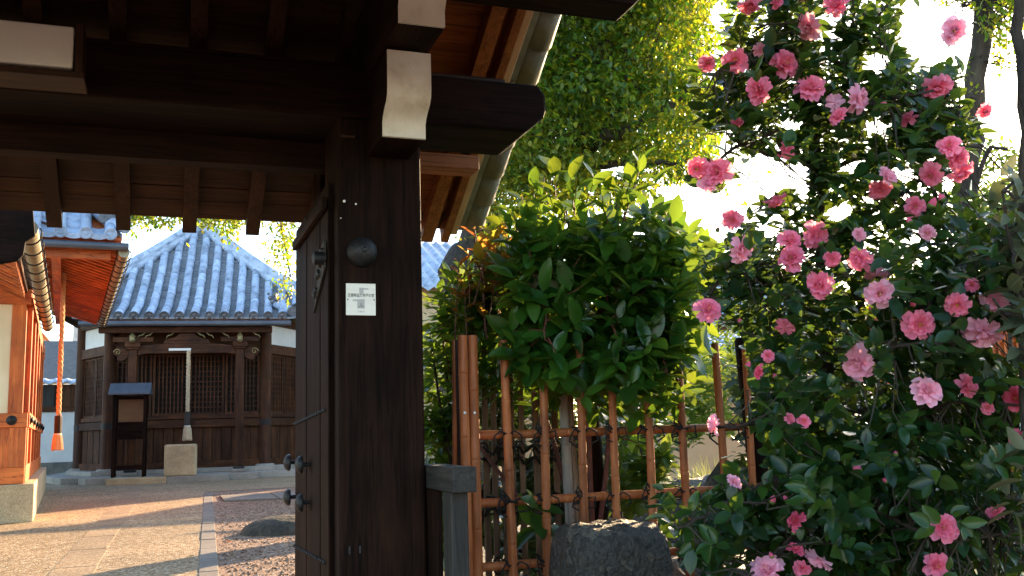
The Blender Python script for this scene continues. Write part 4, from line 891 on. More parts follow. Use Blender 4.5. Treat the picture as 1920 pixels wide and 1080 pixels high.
for k in range(14):
    x = atY(905, 800, 4.95)[0] + .035 * k; z = (.86, .57, .26)[k % 3]; m.tube([(x + .03 * math.cos(q), 4.95, z + .045 * math.sin(q)) for q in np.linspace(0, 5.2, 9)], .005, 4)
m.build('black_rope', M['cord'], bs, smooth=True)

# ================================================================== rocks
def rock(name, label, c, rx, ry, rz2, mat, seed, group='garden rocks', square=2., facets=True):
    b = bmesh.new(); bmesh.ops.create_icosphere(b, subdivisions=5 if square > 2 else 4, radius=1); r = np.random.default_rng(seed)
    N = norm(r.normal(size=(18, 3))); dd = r.uniform(.62, .95, 18) + (.18 if square > 2 else 0)
    from mathutils import noise as mn
    for v in b.verts:
        p = np.array(v.co); p = p / (np.abs(p) ** square).sum() ** (1 / square); s = N @ p; k = min([1.0] + [d / q for d, q in zip(dd, s) if q > d]) if facets else 1; p = p * k
        nn = mn.fractal(Vector(p * 2.2 + seed), 1, 2, 4) * (.06 if facets else .035) + mn.fractal(Vector(p * 6 + seed), .9, 2, 4) * (.012 if facets else .022)
        p = p * (1 + nn); v.co = (p[0] * rx, p[1] * ry, p[2] * rz2)
    me = bpy.data.meshes.new(name); b.to_mesh(me); b.free(); me.materials.append(M[mat]); me.polygons.foreach_set('use_smooth', [True] * len(me.polygons)); me.set_sharp_from_angle(angle=.5)
    o = link(name, me); o.location = tuple(float(q) for q in c); return meta(o, label, 'rock', group)
rock('garden_rock', 'dark squat rock standing in front of the bamboo fence', (1.815, 3.86, .17), .235, .19, .39, 'rock', 5, square=6., facets=False)
c = atD(1385, 860, 7.0); rock('garden_rock', 'dark rock behind the fence by the grass clump', (c[0], c[1], .25), .5, .4, .55, 'rock', 8)
c = atD(1290, 1000, 5.6); rock('garden_rock', 'low flat dark rock seen through the lowest fence opening', (c[0] + .1, c[1], .05), .55, .35, .22, 'rock', 9)
c = atD(1190, 1080, 5.0); rock('garden_rock', 'small brownish rock just behind the squat dark rock', (c[0] + .12, c[1] + .1, .1), .25, .2, .2, 'rockmoss', 12)
c = atD(1270, 800, 8.5); rock('garden_rock', 'long grey rock on the garden bank behind the grass clump', (c[0], c[1], .1), .9, .4, .5, 'rock', 14)
for px, py, d, s, lb in ((1820, 1010, 4.6, .34, 'dark rock in the shade under the camellia, right'), (1700, 1060, 4.5, .26, 'dark rock in the shade under the camellia, middle')):
    c = atD(px, py, d); rock('garden_rock', lb, (c[0], c[1], s * .4), s * 1.3, s, s, 'rock', int(px))
c = atZ(535, 1000); rock('bark_mound', 'rough bark covered root mound on the gravel beside the door', (c[0] + .02, c[1] + .15, -.02), .46, .40, .19, 'bark', 21, None, facets=False)
bpy.data.objects['bark_mound']['category'] = 'root'

# ================================================================== foliage
def leaf_base(n, wr, fold, curl, shape=.5, wave=0.):
    """leaf along +y, unit length, normal +z; triangles"""
    V = []; T = []
    for i in range(n + 1):
        s = i / n; wv = wr / 2 * max(.0, math.sin(PI * s ** shape)) ** .8; z = -curl * s * s; sw = wave * math.sin(s * 9)
        V += [(-wv, s, z + fold * wv + sw), (0, s, z), (wv, s, z + fold * wv - sw)]
    for i in range(n):
        a, b = 3 * i, 3 * i + 3
        for q in (0, 1):
            p = [a + q, a + q + 1, b + q + 1, b + q]
            if i == 0: T.append((p[0], p[2], p[3])) if q == 0 else T.append((p[0], p[2], p[3]))
            elif i == n - 1: T.append((p[0], p[1], p[2] if q == 0 else p[3]))
            else: T += [(p[0], p[1], p[2]), (p[0], p[2], p[3])]
    return np.array(V), np.array(T)
def frames(dirs, ups):
    y = norm(dirs); x = norm(np.cross(y, ups)); z = np.cross(x, y); return x, y, z
def leaf_mass(P, dirs, ups, size, base):
    V, T = base; x, y, z = frames(dirs, ups); n = len(P); s = np.asarray(size)[:, None, None]
    W = P[:, None] + s * (V[None, :, 0:1] * x[:, None] + V[None, :, 1:2] * y[:, None] + V[None, :, 2:3] * z[:, None])
    return W.reshape(-1, 3), (T[None] + len(V) * np.arange(n)[:, None, None]).reshape(-1, 3)
def projv(P):
    v = P - EYE; z = v @ Fw; return 960 + FPX * (v @ Rt) / z, 540 - FPX * (v @ Up) / z, z
def plant_leaves(root, P, dirs, ups, size, bases, mat, single=300, name='leaf', mass='foliage'):
    """the leaves showing largest are parts of their own, the rest one mass"""
    P, dirs, ups, size = (np.asarray(a) for a in (P, dirs, ups, size)); n = len(P); base0 = wloc(root)
    kind = np.arange(n) % len(bases)
    pick = np.zeros(n, bool)
    if single:
        px, py, z = projv(P); inside = (px > 0) & (px < 1920) & (py > 0) & (py < 1080)
        # nearest in its own cell of the picture first
        _, _, zz = frames(dirs, ups); face = np.abs(np.einsum('ij,ij->i', zz, norm(P - EYE)))
        sc_ = np.where(inside, size * (.3 + face) / z ** 4, 0); order = np.argsort(-sc_); used = {}; got = 0
        for i in order:
            c = (int(px[i] // 22), int(py[i] // 22))
            if not inside[i] or got >= single: break
            if c in used: continue
            used[c] = 1; pick[i] = True; got += 1
        ms = [arr_mesh(name, b[0], b[1], mat) for b in bases]
        x, y, zv = frames(dirs, ups)
        for i in np.nonzero(pick)[0]:
            s = float(size[i]); mt = Matrix(((x[i, 0] * s, y[i, 0] * s, zv[i, 0] * s, P[i, 0]), (x[i, 1] * s, y[i, 1] * s, zv[i, 1] * s, P[i, 1]), (x[i, 2] * s, y[i, 2] * s, zv[i, 2] * s, P[i, 2]), (0, 0, 0, 1)))
            link(name, ms[kind[i]], root, mt)
    VV, TT, off = [], [], 0
    for k, b in enumerate(bases):
        q = (~pick) & (kind == k)
        if not q.any(): continue
        V, T = leaf_mass(P[q] - base0, dirs[q], ups[q], size[q], b); VV.append(V); TT.append(T + off); off += len(V)
    if VV: meta(link(mass, arr_mesh(mass, np.concatenate(VV), np.concatenate(TT), mat), root), kind='stuff')
def sample_ellipses(E_, n, r):
    w_ = np.array([e[2] * e[3] * e[4] for e in E_], float); w_ /= w_.sum(); out = []
    for i in r.choice(len(E_), n, p=w_):
        a, q = r.uniform(0, 2 * PI), r.uniform(0, 1) ** .5; out.append((E_[i][0] + E_[i][2] * q * math.cos(a), E_[i][1] + E_[i][3] * q * math.sin(a)))
    return out
def limb(root, pts, r0, r1, mat, name='branch', seg=7):
    W = [atD(*p) if len(p) == 3 else np.asarray(p[1]) for p in pts]
    # smooth and jitter
    Q = []
    for i in range(len(W) - 1):
        for t in (0, .25, .5, .75): Q.append(W[i] * (1 - t) + W[i + 1] * t)
    Q.append(W[-1]); Q = np.array(Q); S = Q.copy()
    for _ in range(2): S[1:-1] = (S[:-2] + 2 * S[1:-1] + S[2:]) / 4
    S[1:-1] += rng.normal(scale=r0 * .25, size=S[1:-1].shape)
    rad = np.linspace(r0, r1, len(S)); MB().tube(S, rad, seg).build(name, mat, root, smooth=True); return S
def twigs(root, tips, samples, mat, r=.0035, clear=()):
    m = MB(); samples = np.asarray(samples)
    for t in tips:
        j = np.argmin(((samples - t) ** 2).sum(1) + .0 * rng.random(len(samples))); s = samples[j]
        if clear:
            q_ = np.array([s * (1 - f_) + t * f_ for f_ in np.linspace(0, 1, 9)]); qx, qy, qz = projv(q_)
            if any(((((qx - gx) / ga) ** 2 + ((qy - gy) / gb) ** 2 < .8).sum() > 3) for gx, gy, ga, gb in GAPS[-5:]): continue
            if any((((qx - fx) ** 2 + (qy - fy) ** 2 < (fd * .55) ** 2) & (qz < fz)).any() for fx, fy, fd, fz in clear): continue
        L_ = np.linalg.norm(t - s); w1 = rng.normal(scale=.09 * L_, size=3); m.tube([s, s * .7 + t * .3 + w1 + np.array([0, 0, .05 * L_]), s * .35 + t * .65 - w1 * .6 - np.array([0, 0, .1 * L_]), t], [r * 1.8, r * 1.5, r * 1.1, r * .8], 4, False)
    meta(m.build('twigs', mat, root, smooth=True), kind='stuff')
def clusters(tips, axes, nl, L, r, spread=.9, twig=.1, droop=.1):
    P, Dr, Un, S = [], [], [], []
    for t, a in zip(tips, axes):
        a = a / np.linalg.norm(a); x = np.cross(a, (.31, .9, .2)); x /= np.linalg.norm(x); y = np.cross(a, x); az = r.uniform(0, 6.28); k = r.integers(nl[0], nl[1] + 1)
        for i in range(k):
            az += 2.4 + r.normal(scale=.3); f_ = i / k; rad = math.cos(az) * x + math.sin(az) * y
            d = a * (.75 - .6 * f_) + rad * spread + np.array([0, 0, -droop * r.uniform(0, 2)])
            P.append(t - a * twig * f_ + rad * .004); Dr.append(d); Un.append(a * 1.0 + np.array([0, 0, .5]) + r.normal(scale=.25, size=3)); S.append(L * r.uniform(.5, 1.2))
    return np.array(P), np.array(Dr), np.array(Un), np.array(S)

# ---- camellia
ct_base = atD(1558, 700, 3.75); ct_base[2] = 0
cam_t = thing('camellia_tree', 'pink flowering camellia with dark glossy leaves right of the fence', 'tree', ct_base)
smp = []
d0 = 3.75
tr = limb(cam_t, [('w', ct_base), (1556, 1000, d0), (1548, 800, d0), (1546, 600, d0), (1541, 430, d0), (1536, 320, d0), (1522, 240, 3.72), (1510, 160, 3.7), (1482, 80, 3.66), (1470, -60, 3.6)], .03, .008, M['bark'], 'trunk', 9)
smp += list(tr)
BR = [[(1541, 430, 3.75), (1610, 410, 3.65), (1700, 360, 3.6), (1790, 270, 3.55), (1800, 180, 3.55)], [(1536, 330, 3.75), (1600, 296, 3.8), (1690, 288, 3.9), (1760, 290, 3.95)],
      [(1522, 250, 3.72), (1450, 300, 3.6), (1390, 262, 3.5), (1330, 320, 3.45)], [(1510, 140, 3.7), (1570, 90, 3.65), (1650, 30, 3.6), (1700, -50, 3.6)], [(1488, 100, 3.68), (1420, 90, 3.5), (1350, 130, 3.4)],
      [(1546, 600, 3.75), (1450, 540, 3.6), (1370, 480, 3.5), (1330, 560, 3.5)], [(1548, 560, 3.75), (1660, 560, 3.6), (1770, 590, 3.5), (1890, 580, 3.4)], [(1548, 760, 3.75), (1450, 790, 3.5), (1360, 800, 3.35)],
      [(1552, 840, 3.75), (1450, 900, 3.5), (1340, 960, 3.35), (1270, 990, 3.3)], [(1548, 760, 3.75), (1680, 780, 3.55), (1810, 750, 3.4), (1910, 760, 3.3)], [(1553, 880, 3.75), (1650, 960, 3.5), (1770, 1020, 3.35), (1880, 1000, 3.3)],
      [(1546, 640, 3.75), (1620, 680, 3.45), (1700, 640, 3.3), (1830, 640, 3.25)], [(1555, 930, 3.75), (1480, 1020, 3.45), (1400, 1080, 3.3)], [(1541, 450, 3.75), (1500, 420, 3.9), (1440, 380, 4.0)], [(1544, 520, 3.75), (1640, 480, 4.0), (1780, 450, 4.1), (1880, 420, 4.0)],
      [(1510, 170, 3.7), (1580, 200, 3.55), (1660, 190, 3.45), (1750, 170, 3.4)]]
for b in BR: smp += list(limb(cam_t, b, .012, .0045, M['twig']))
CE = [(1620, 760, 300, 240, 1.1), (1480, 880, 190, 170, .8), (1800, 820, 180, 260, 1.1), (1640, 530, 320, 140, 1.1), (1390, 490, 80, 90, .7), (1340, 960, 110, 110, .75), (1570, 200, 220, 150, 1.9), (1385, 165, 80, 80, 1.7), (1550, 50, 190, 90, 1.7), (1740, 190, 110, 110, 1.4), (1430, 290, 70, 25, .8),
      (1830, 480, 110, 130, .9), (1620, 370, 200, 70, .9), (1650, 1040, 330, 100, 1.0), (1900, 700, 80, 300, .9), (1335, 325, 55, 45, .5), (1560, -60, 200, 60, .4), (2000, 700, 60, 400, .6), (1600, 1150, 330, 80, .6)]
r_ = np.random.default_rng(5); pts = sample_ellipses(CE, 1900, r_)
tips = np.array([atD(px, py, r_.normal(3.62, .22) if py > 400 else r_.normal(3.6, .16)) for px, py in pts])
ctr = np.array([ct_base[0], ct_base[1] + .15, .9]); ax = norm(tips - ctr) * .8 + np.array([0, 0, .55]) + r_.normal(scale=.45, size=(len(tips), 3)) + norm(EYE - tips) * .35
# flowers: picture position, diameter in pixels
FL = [(1520, 48, 52), (1405, 5, 42), (1455, 2, 26), (1570, 10, 44), (1379, 115, 44), (1425, 95, 26), (1470, 122, 50), (1325, 120, 32), (1425, 170, 52), (1519, 168, 50), (1565, 192, 32), (1605, 185, 50), (1575, 220, 36), (1705, 225, 32), (1756, 162, 54), (1792, 58, 48),
      (1780, 275, 38), (1794, 297, 40), (1800, 320, 44), (1747, 327, 42), (1662, 332, 36), (1650, 354, 38), (1715, 387, 36), (1310, 315, 40), (1345, 324, 50), (1327, 346, 36), (1382, 232, 24), (1472, 282, 34), (1452, 372, 38), (1374, 410, 36), (1387, 467, 48), (1480, 452, 42), (1486, 485, 46), (1527, 440, 46), (1560, 484, 30), (1611, 439, 24), (1615, 485, 44), (1643, 518, 42), (1650, 548, 50), (1540, 533, 48), (1740, 435, 28), (1822, 534, 24), (1845, 207, 28),
      (1327, 582, 46), (1470, 615, 34), (1614, 680, 62), (1722, 607, 52), (1797, 570, 42), (1868, 563, 48), (1902, 578, 48), (1842, 620, 60), (1736, 735, 52), (1810, 725, 42), (1906, 745, 44), (1852, 765, 22), (1342, 796, 38), (1440, 667, 22), (1425, 697, 26), (1480, 785, 22), (1507, 790, 24), (1375, 905, 28), (1495, 977, 36), (1440, 1072, 60), (1505, 1065, 32), (1537, 1045, 50), (1490, 1032, 30), (1755, 1060, 44), (1768, 990, 52), (1868, 962, 32), (1912, 822, 32)]
fpos = []; rf = np.random.default_rng(9)
for (px, py, dpx) in FL:
    dep = 3.28 + rf.uniform(-.06, .1) if py > 250 else 3.4 + rf.uniform(-.06, .1)
    fpos.append((atD(px, py, dep), dpx * dep / FPX))
P, Dr, Un, S = clusters(tips, ax, (6, 9), .074, r_, .9, .11, .12)
# small leaf rosettes right behind each flower
ft = np.array([p + norm(p - EYE) * .03 for p, _ in fpos]); fa = norm(EYE - ft) * .7 + rf.normal(scale=.4, size=ft.shape)
P2, D2, U2, S2 = clusters(ft, fa, (5, 6), .078, r_, 1.1, .05, .1)
P, Dr, Un, S = np.concatenate([P, P2]), np.concatenate([Dr, D2]), np.concatenate([Un, U2]), np.concatenate([S, S2])
# open the view to the flowers and to the sky gaps
ctrs = P + norm(Dr) * S[:, None] * .5; lx, ly, lz_ = projv(ctrs); keep = lz_ > 2.6
for (p, dm), (fx, fy, fd) in zip(fpos, FL):
    fz = (p - EYE) @ Fw; keep &= ~((np.hypot(lx - fx, ly - fy) < fd * .56) & (lz_ < fz + .02))
GAPS = [(1300, 400, 70, 50), (1440, 330, 60, 40), (1290, 290, 40, 40), (1645, 240, 30, 20), (1640, 120, 26, 22), (1480, 235, 30, 14), (1850, 120, 50, 110), (1700, 330, 22, 16), (1590, 310, 26, 14), (1570, 400, 30, 16), (1370, 375, 50, 22), (1730, 60, 50, 60), (1885, 212, 34, 34), (1500, 330, 20, 30), (1335, 725, 80, 115), (1290, 860, 75, 80), (1405, 860, 28, 60), (1360, 640, 40, 30), (1888, 645, 34, 26)]
for gx, gy, ga, gb in GAPS: keep &= ~(((lx - gx) / ga) ** 2 + ((ly - gy) / gb) ** 2 < 1)
P, Dr, Un, S = P[keep], Dr[keep], Un[keep], S[keep]
cb_ = [leaf_base(6, .56, .4, .12, .86), leaf_base(6, .52, .3, .25, .9), leaf_base(6, .6, .5, .05, .85), leaf_base(6, .55, .2, -.12, .88)]
plant_leaves(cam_t, P, Dr, Un, S, cb_, M['camellia_leaf'], 300)
tx, ty, _ = projv(tips); tk = np.ones(len(tips), bool)
for gx, gy, ga, gb in GAPS: tk &= ~(((tx - gx) / ga / 1.1) ** 2 + ((ty - gy) / gb / 1.1) ** 2 < 1)
twigs(cam_t, list(tips[tk]) + list(ft), smp, M['twig'], .0022, [(f[0], f[1], f[2], (p[0] - EYE) @ Fw + .01) for f, p in zip(FL, fpos)])
# petals and flowers
def petal(L, wd, cup, ruf, seed, nu=5, nv=5):
    r = random.Random(seed); ph = r.uniform(0, 6); V = []; F_ = []
    for j in range(nv + 1):
        s = j / nv; wv = wd * (.22 + .78 * math.sin(PI * .5 * min(1, s * 1.25)) ** .9) * (1 if s < .85 else .9)
        for i in range(nu + 1):
            t = i / nu * 2 - 1; notch = .10 * L * (1 - abs(t)) * (s > .95) + .2 * L * (t * t) * s * s
            V.append((t * wv / 2, s * L - notch * .7, cup * L * s * s + .22 * wd * t * t * (1 - .3 * s) + ruf * L * s * s * math.sin(t * 5 + ph + s * 2)))
    for j in range(nv):
        for i in range(nu): a = j * (nu + 1) + i; F_.append((a, a + 1, a + nu + 2, a + nu + 1))
    return np.array(V), np.array(F_)
def petal_set(seed):
    r = random.Random(seed); out = []
    for ring, (cnt, L, tilt, wd) in enumerate(((7, .5, 10, .36), (7, .43, 30, .33), (6, .34, 50, .27), (4, .25, 70, .2))):
        for i in range(cnt):
            az = 2 * PI * (i + r.uniform(-.18, .18)) / cnt + ring * .6
            out.append((ring, Matrix.Rotation(az, 4, 'Z') @ Matrix.Translation((0, .03, .015 * ring)) @ Matrix.Rotation(math.radians(tilt + r.uniform(-14, 14)), 4, 'X') @ Matrix.Rotation(r.uniform(-.3, .3), 4, 'Y') @ Matrix.Scale(r.uniform(.88, 1.1), 4), r.randrange(3), L, wd))
    return out
pm = {}
for ring, (L, wd) in enumerate(((.5, .36), (.43, .33), (.34, .27), (.25, .2))):
    for v_ in range(3): pm[ring, v_] = petal(L, wd, (-.12, .02, .15, .2)[ring], .13, ring * 5 + v_)
stam = MB(); rr = random.Random(4)
for k in range(26):
    a, q = rr.uniform(0, 6.28), rr.uniform(.01, .075); stam.tube([(q * .5 * math.cos(a), q * .5 * math.sin(a), .02), (q * math.cos(a), q * math.sin(a), .17 + rr.uniform(0, .05))], [.006, .007], 4); stam.lathe([(.004, 0), (.013, .01), (.004, .025)], (q * math.cos(a), q * math.sin(a), .18), (0, 0, 1), 5)
stam_me = stam.mesh('stamens', M['stamen'], smooth=True)
cal = MB().lathe([(.02, -.10), (.06, -.06), (.08, -.01), (.05, .02)], (0, 0, 0), (0, 0, 1), 8)
fl_me = {}
def flower_mesh(v_, mat):
    if (v_, mat) in fl_me: return fl_me[v_, mat]
    VV, FF, off = [], [], 0
    for ring, T, pv, L, wd in petal_set(v_):
        V, F_ = pm[ring, pv]; Wd = np.array([T @ Vector(p) for p in V]); VV.append(Wd); FF.append(F_ + off); off += len(V)
    fl_me[v_, mat] = arr_mesh('flower', np.concatenate(VV), np.concatenate(FF), M[mat]); return fl_me[v_, mat]
pet_me = {(r0, v0, mt): arr_mesh('petal', pm[r0, v0][0], pm[r0, v0][1], M[mt]) for r0 in range(4) for v0 in range(3) for mt in ('petal', 'petal_light', 'petal_deep')}
cal_me = cal.mesh('flower', M['bush_leaf'], smooth=True)
big = set(sorted(range(len(FL)), key=lambda i: -FL[i][2])[:12])
for i, (p, dm) in enumerate(fpos):
    f_ = norm(norm(EYE - p) * 1.0 + rf.normal(scale=.55, size=3) + np.array([0, 0, .1])); q = Vector(f_).to_track_quat('Z', 'Y')
    s = dm * 1.16; T = Matrix.Translation(Vector(p)) @ q.to_matrix().to_4x4() @ Matrix.Rotation(rf.uniform(0, 6), 4, 'Z') @ Matrix.Scale(s, 4)
    px, py, dpx = FL[i]
    mt = 'petal_light' if (px, py) in ((1614, 680), (1842, 620), (1440, 1072), (1605, 185), (1792, 58), (1650, 548), (1736, 735), (1537, 1045), (1342, 796), (1868, 563), (1902, 578), (1643, 518), (1792, 297)) else ('petal_deep' if py > 560 and i % 4 == 1 else ('petal' if i % 5 else 'petal_light'))
    if i in big:
        o = link('flower', cal_me, cam_t, T)
        for ring, Tp, pv, L, wd in petal_set(i):
            c = link('petal', pet_me[ring, pv, mt], o); c.matrix_local = Tp
    else: o = link('flower', flower_mesh(i % 12, mt), cam_t, T)
    c = link('stamens', stam_me, o)
bud = MB().lathe([(.1, 0), (.3, .15), (.36, .4), (.28, .7), (.1, .95), (0, 1)], (0, 0, 0), (0, 0, 1), 9).mesh('bud', M['petal_deep'], smooth=True)
sep = MB().lathe([(.1, -.05), (.34, .12), (.38, .3), (.3, .36)], (0, 0, 0), (0, 0, 1), 9).mesh('sepals', M['bush_leaf'], smooth=True)
for (px, py, dpx) in ((1657, 204, 18), (1744, 390, 17), (1771, 378, 15), (1610, 888, 18), (1542, 460, 14), (1455, 300, 14), (1610, 440, 12), (1344, 434, 10), (1708, 420, 12), (1498, 570, 10), (1634, 585, 10), (1708, 548, 12), (1392, 606, 10), (1456, 710, 10), (1665, 905, 10), (1476, 940, 10), (1500, 942, 10), (1446, 945, 14), (1485, 1002, 10), (1448, 1047, 10), (1712, 575, 12), (1890, 622, 18), (1680, 855, 10), (1400, 690, 12)):
    p = atD(px, py, 3.3); s = dpx * 3.3 / FPX * 1.25; T = Matrix.Translation(Vector(p)) @ Matrix.Rotation(rnd.uniform(-.7, .7), 4, 'X') @ Matrix.Rotation(rnd.uniform(-.7, .7), 4, 'Y') @ Matrix.Scale(s, 4)
    o = link('bud', bud, cam_t, T); link('sepals', sep, o)

# ---- evergreen shrub by the fence
sb = atD(1095, 700, 5.1); sb[2] = 0
shr = thing('broadleaf_shrub', 'leafy evergreen shrub with broad leaves and red shoots above the fence', 'shrub', sb); smp = []
for b in ([('w', sb), (1105, 800, 5.1), (1090, 650, 5.05), (1080, 520, 5.0), (1060, 380, 4.95)], [('w', sb), (1140, 800, 5.1), (1190, 620, 5.0), (1240, 480, 4.95), (1250, 400, 4.9)], [('w', sb), (1040, 820, 5.2), (960, 620, 5.2), (900, 520, 5.2), (890, 440, 5.2)],
          [(1090, 660, 5.05), (1130, 560, 4.7), (1160, 640, 4.45)], [(1085, 560, 5.0), (1030, 540, 4.6), (1020, 620, 4.45)], [(1190, 620, 5.0), (1230, 640, 4.6), (1250, 700, 4.5)], [(1080, 500, 5), (1150, 400, 4.9), (1200, 320, 4.85)], [('w', sb), (990, 950, 4.9), (870, 800, 5.2), (830, 640, 5.4)]):
    smp += list(limb(shr, b, .016, .005, M['redtwig']))
SE = [(1090, 560, 190, 130, 1.2), (1230, 560, 90, 130, 1.), (1275, 540, 55, 120, 1.), (1050, 450, 140, 55, .6), (1180, 450, 110, 65, .6), (890, 580, 80, 80, .9), (1160, 670, 120, 60, 1.0), (1250, 690, 60, 60, .7), (980, 590, 90, 110, 1.), (900, 640, 80, 80, .7), (1010, 690, 60, 60, .6), (1190, 730, 110, 40, .5)]
r_ = np.random.default_rng(15); pts = sample_ellipses(SE, 560, r_); tips = []
for px, py in pts:
    fr_ = 1 - min(1, abs(px - 1100) / 320); tips.append(atD(px, py, r_.uniform(4.45, 5.3) if px > 960 else r_.uniform(4.95, 5.6)))
for px, py, d in ((1040, 660, 4.42), (1030, 575, 4.42), (1150, 670, 4.4), (1210, 650, 4.4), (1060, 690, 4.42), (1185, 720, 4.42), (1240, 690, 4.4), (1130, 480, 4.5), (1240, 560, 4.5), (1090, 610, 4.42), (1160, 590, 4.45), (1100, 740, 4.45), (1250, 860, 5.4), (1190, 830, 5.4), (1010, 950, 4.45), (1000, 990, 4.5), (1250, 1010, 5.4)): tips.append(atD(px, py, d))
tips = np.array(tips); ax = norm(tips - np.array([sb[0], sb[1] + .1, 1.05])) * .7 + np.array([0, 0, .45]) + r_.normal(scale=.4, size=(len(tips), 3)) + norm(EYE - tips) * .3
P, Dr, Un, S = clusters(tips, ax, (6, 9), .145, r_, .95, .15, .04)
lx, ly, lz_ = projv(P + norm(Dr) * S[:, None] * .5)
# upright young shoots
sh = [(1040, 318), (1020, 340), (1000, 352), (1115, 335), (1145, 345), (1185, 335), (1225, 350), (1070, 335), (980, 375), (1240, 375), (1205, 300), (1130, 370), (1080, 360), (1160, 385), (960, 400), (1100, 400), (925, 430), (905, 470), (1250, 400), (890, 430), (1170, 350), (1060, 395), (880, 480), (940, 460), (860, 500), (930, 440), (915, 455), (950, 430), (900, 500), (870, 520), (925, 490), (1210, 370), (1270, 430)]
st_t = np.array([atD(px, py, 4.85 if px > 955 else 4.9) for px, py in sh]); st_a = np.tile((0., 0, 1.), (len(sh), 1)) + r_.normal(scale=.15, size=(len(sh), 3))
m = MB()
for t, a in zip(st_t, st_a): m.tube([t - a * .42, t - a * .2, t + a * .02], [.004, .0035, .002], 5, False)
meta(m.build('young_stems', M['redtwig'], shr, smooth=True), kind='stuff')
Pa, Da, Ua, Sa = clusters(st_t, st_a, (7, 9), .125, r_, .7, .3, 0)
rightish = np.repeat(True, len(Pa)); pxx, _, _ = projv(Pa)
P, Dr, Un, S = np.concatenate([P, Pa[pxx > 958]]), np.concatenate([Dr, Da[pxx > 958]]), np.concatenate([Un, Ua[pxx > 958]]), np.concatenate([S, Sa[pxx > 958]])
sbase = [leaf_base(6, .48, .3, .10, .9, .012), leaf_base(6, .44, .2, .2, .92, .02), leaf_base(6, .52, .45, .03, .88), leaf_base(6, .46, .25, -.1, .9, .015), leaf_base(6, .4, .6, .3, .95)]
plant_leaves(shr, P, Dr, Un, S, sbase, M['photinia_leaf'], 300)
ly_ = pxx <= 958
plant_leaves(shr, Pa[ly_], Da[ly_], Ua[ly_], Sa[ly_] * .8, sbase, M['young_leaf'], 0, 'young_leaf', 'young_foliage')
twigs(shr, list(tips[::2]), smp, M['redtwig'], .0022)

# ---- bushes and hedges: one thing each
def bush(name, label, E_, dep, n, L, mat, seed, cat='bush', single=0, stems=True, group=None, base=None, up=.5, nl=(6, 9)):
    r = np.random.default_rng(seed); cx = np.mean([e[0] for e in E_]); cy_ = np.mean([e[1] for e in E_]); dm = (dep[0] + dep[1]) / 2
    g = atD(cx, cy_, dm); g[2] = 0; t = thing(name, label, cat, g, group)
    tips = np.array([atD(px, py, r.uniform(*dep)) for px, py in sample_ellipses(E_, n, r)]); tips = tips[tips[:, 2] > .03]
    c = tips.mean(0); c[2] *= .6; qx, qy, _ = projv(tips); tips = tips[((qx - 1890) / 60) ** 2 + ((qy - 645) / 50) ** 2 > 1]; ax = norm(tips - c) + np.array([0, 0, up]) + r.normal(scale=.4, size=tips.shape)
    P, Dr, Un, S = clusters(tips, ax, nl, L, r, .9, L, .1)
    plant_leaves(t, P, Dr, Un, S, base or [leaf_base(4, .45, .35, .1, .75), leaf_base(4, .5, .2, .2, .75)], M[mat], single)
    if stems:
        m = MB()
        for k in range(7):
            q = tips[r.integers(len(tips))]; m.tube([g + np.array([r.uniform(-.08, .08), r.uniform(-.08, .08), 0]), g * .5 + q * .5 + np.array([0, 0, .05]), q], [.018, .012, .005], 6)
        m.build('stems', M['twig'], t, smooth=True)
    return t
bush('hedge_bush', 'dark bush between the gate post and the bamboo fence', [(830, 700, 45, 160, 1), (840, 900, 50, 150, 1), (930, 720, 70, 90, .6)], (5.3, 5.9), 260, .11, 'photinia_leaf', 31)
bush('hedge_bush', 'shrub foliage low behind the left half of the bamboo fence', [(990, 800, 90, 130, 1), (1100, 860, 90, 120, .8), (1190, 800, 70, 90, .5), (1000, 980, 110, 90, 1)], (5.5, 6.4), 260, .12, 'dark_leaf', 32)
bush('garden_bush', 'bright green rounded bush behind the fence gap', [(1335, 720, 75, 65, 1), (1300, 690, 50, 50, .6), (1285, 785, 55, 45, .9), (1370, 790, 40, 30, .6)], (6.6, 7.4), 420, .06, 'bush_leaf', 33, stems=False)
bush('garden_bush', 'green bush with larger leaves right behind the squat dark rock', [(1195, 900, 45, 50, 1), (1225, 860, 30, 40, 1)], (5.3, 5.7), 40, .13, 'bush_leaf', 34, stems=False)
bush('garden_bush', 'mid green bush filling the view behind the middle fence poles', [(1120, 760, 100, 90, 1), (1200, 750, 50, 70, 1), (1150, 860, 90, 60, .7)], (7.2, 8.2), 420, .085, 'photinia_leaf', 42)
bush('garden_bush', 'dark low bush at the foot of the camellia on the right', [(1780, 1040, 160, 60, 1), (1900, 1000, 80, 90, 1), (1600, 1060, 140, 50, 1)], (4.1, 4.7), 260, .08, 'dark_leaf', 43)
bush('garden_bush', 'pale green bush glimpsed through the camellia low at right', [(1800, 800, 60, 35, 1), (1820, 840, 70, 40, .8)], (5.2, 5.8), 160, .07, 'bush_leaf', 35)
bush('garden_bush', 'dark rounded bush behind the middle of the camellia', [(1500, 720, 130, 130, 1), (1640, 780, 170, 150, 1), (1480, 860, 90, 90, 1)], (5.0, 6.0), 420, .10, 'dark_leaf', 36)
bush('garden_bush', 'dark rounded bush behind the right part of the camellia', [(1800, 720, 150, 160, 1), (1900, 820, 120, 180, 1), (1750, 930, 180, 110, 1)], (4.8, 5.8), 420, .10, 'dark_leaf', 37)
bush('background_shrub', 'sunlit yellow green shrub beside the leaning trunk at right', [(1870, 330, 60, 70, 1), (1830, 400, 70, 60, 1), (1900, 420, 60, 80, 1)], (8.5, 10), 340, .085, 'bush_leaf', 38, cat='shrub')
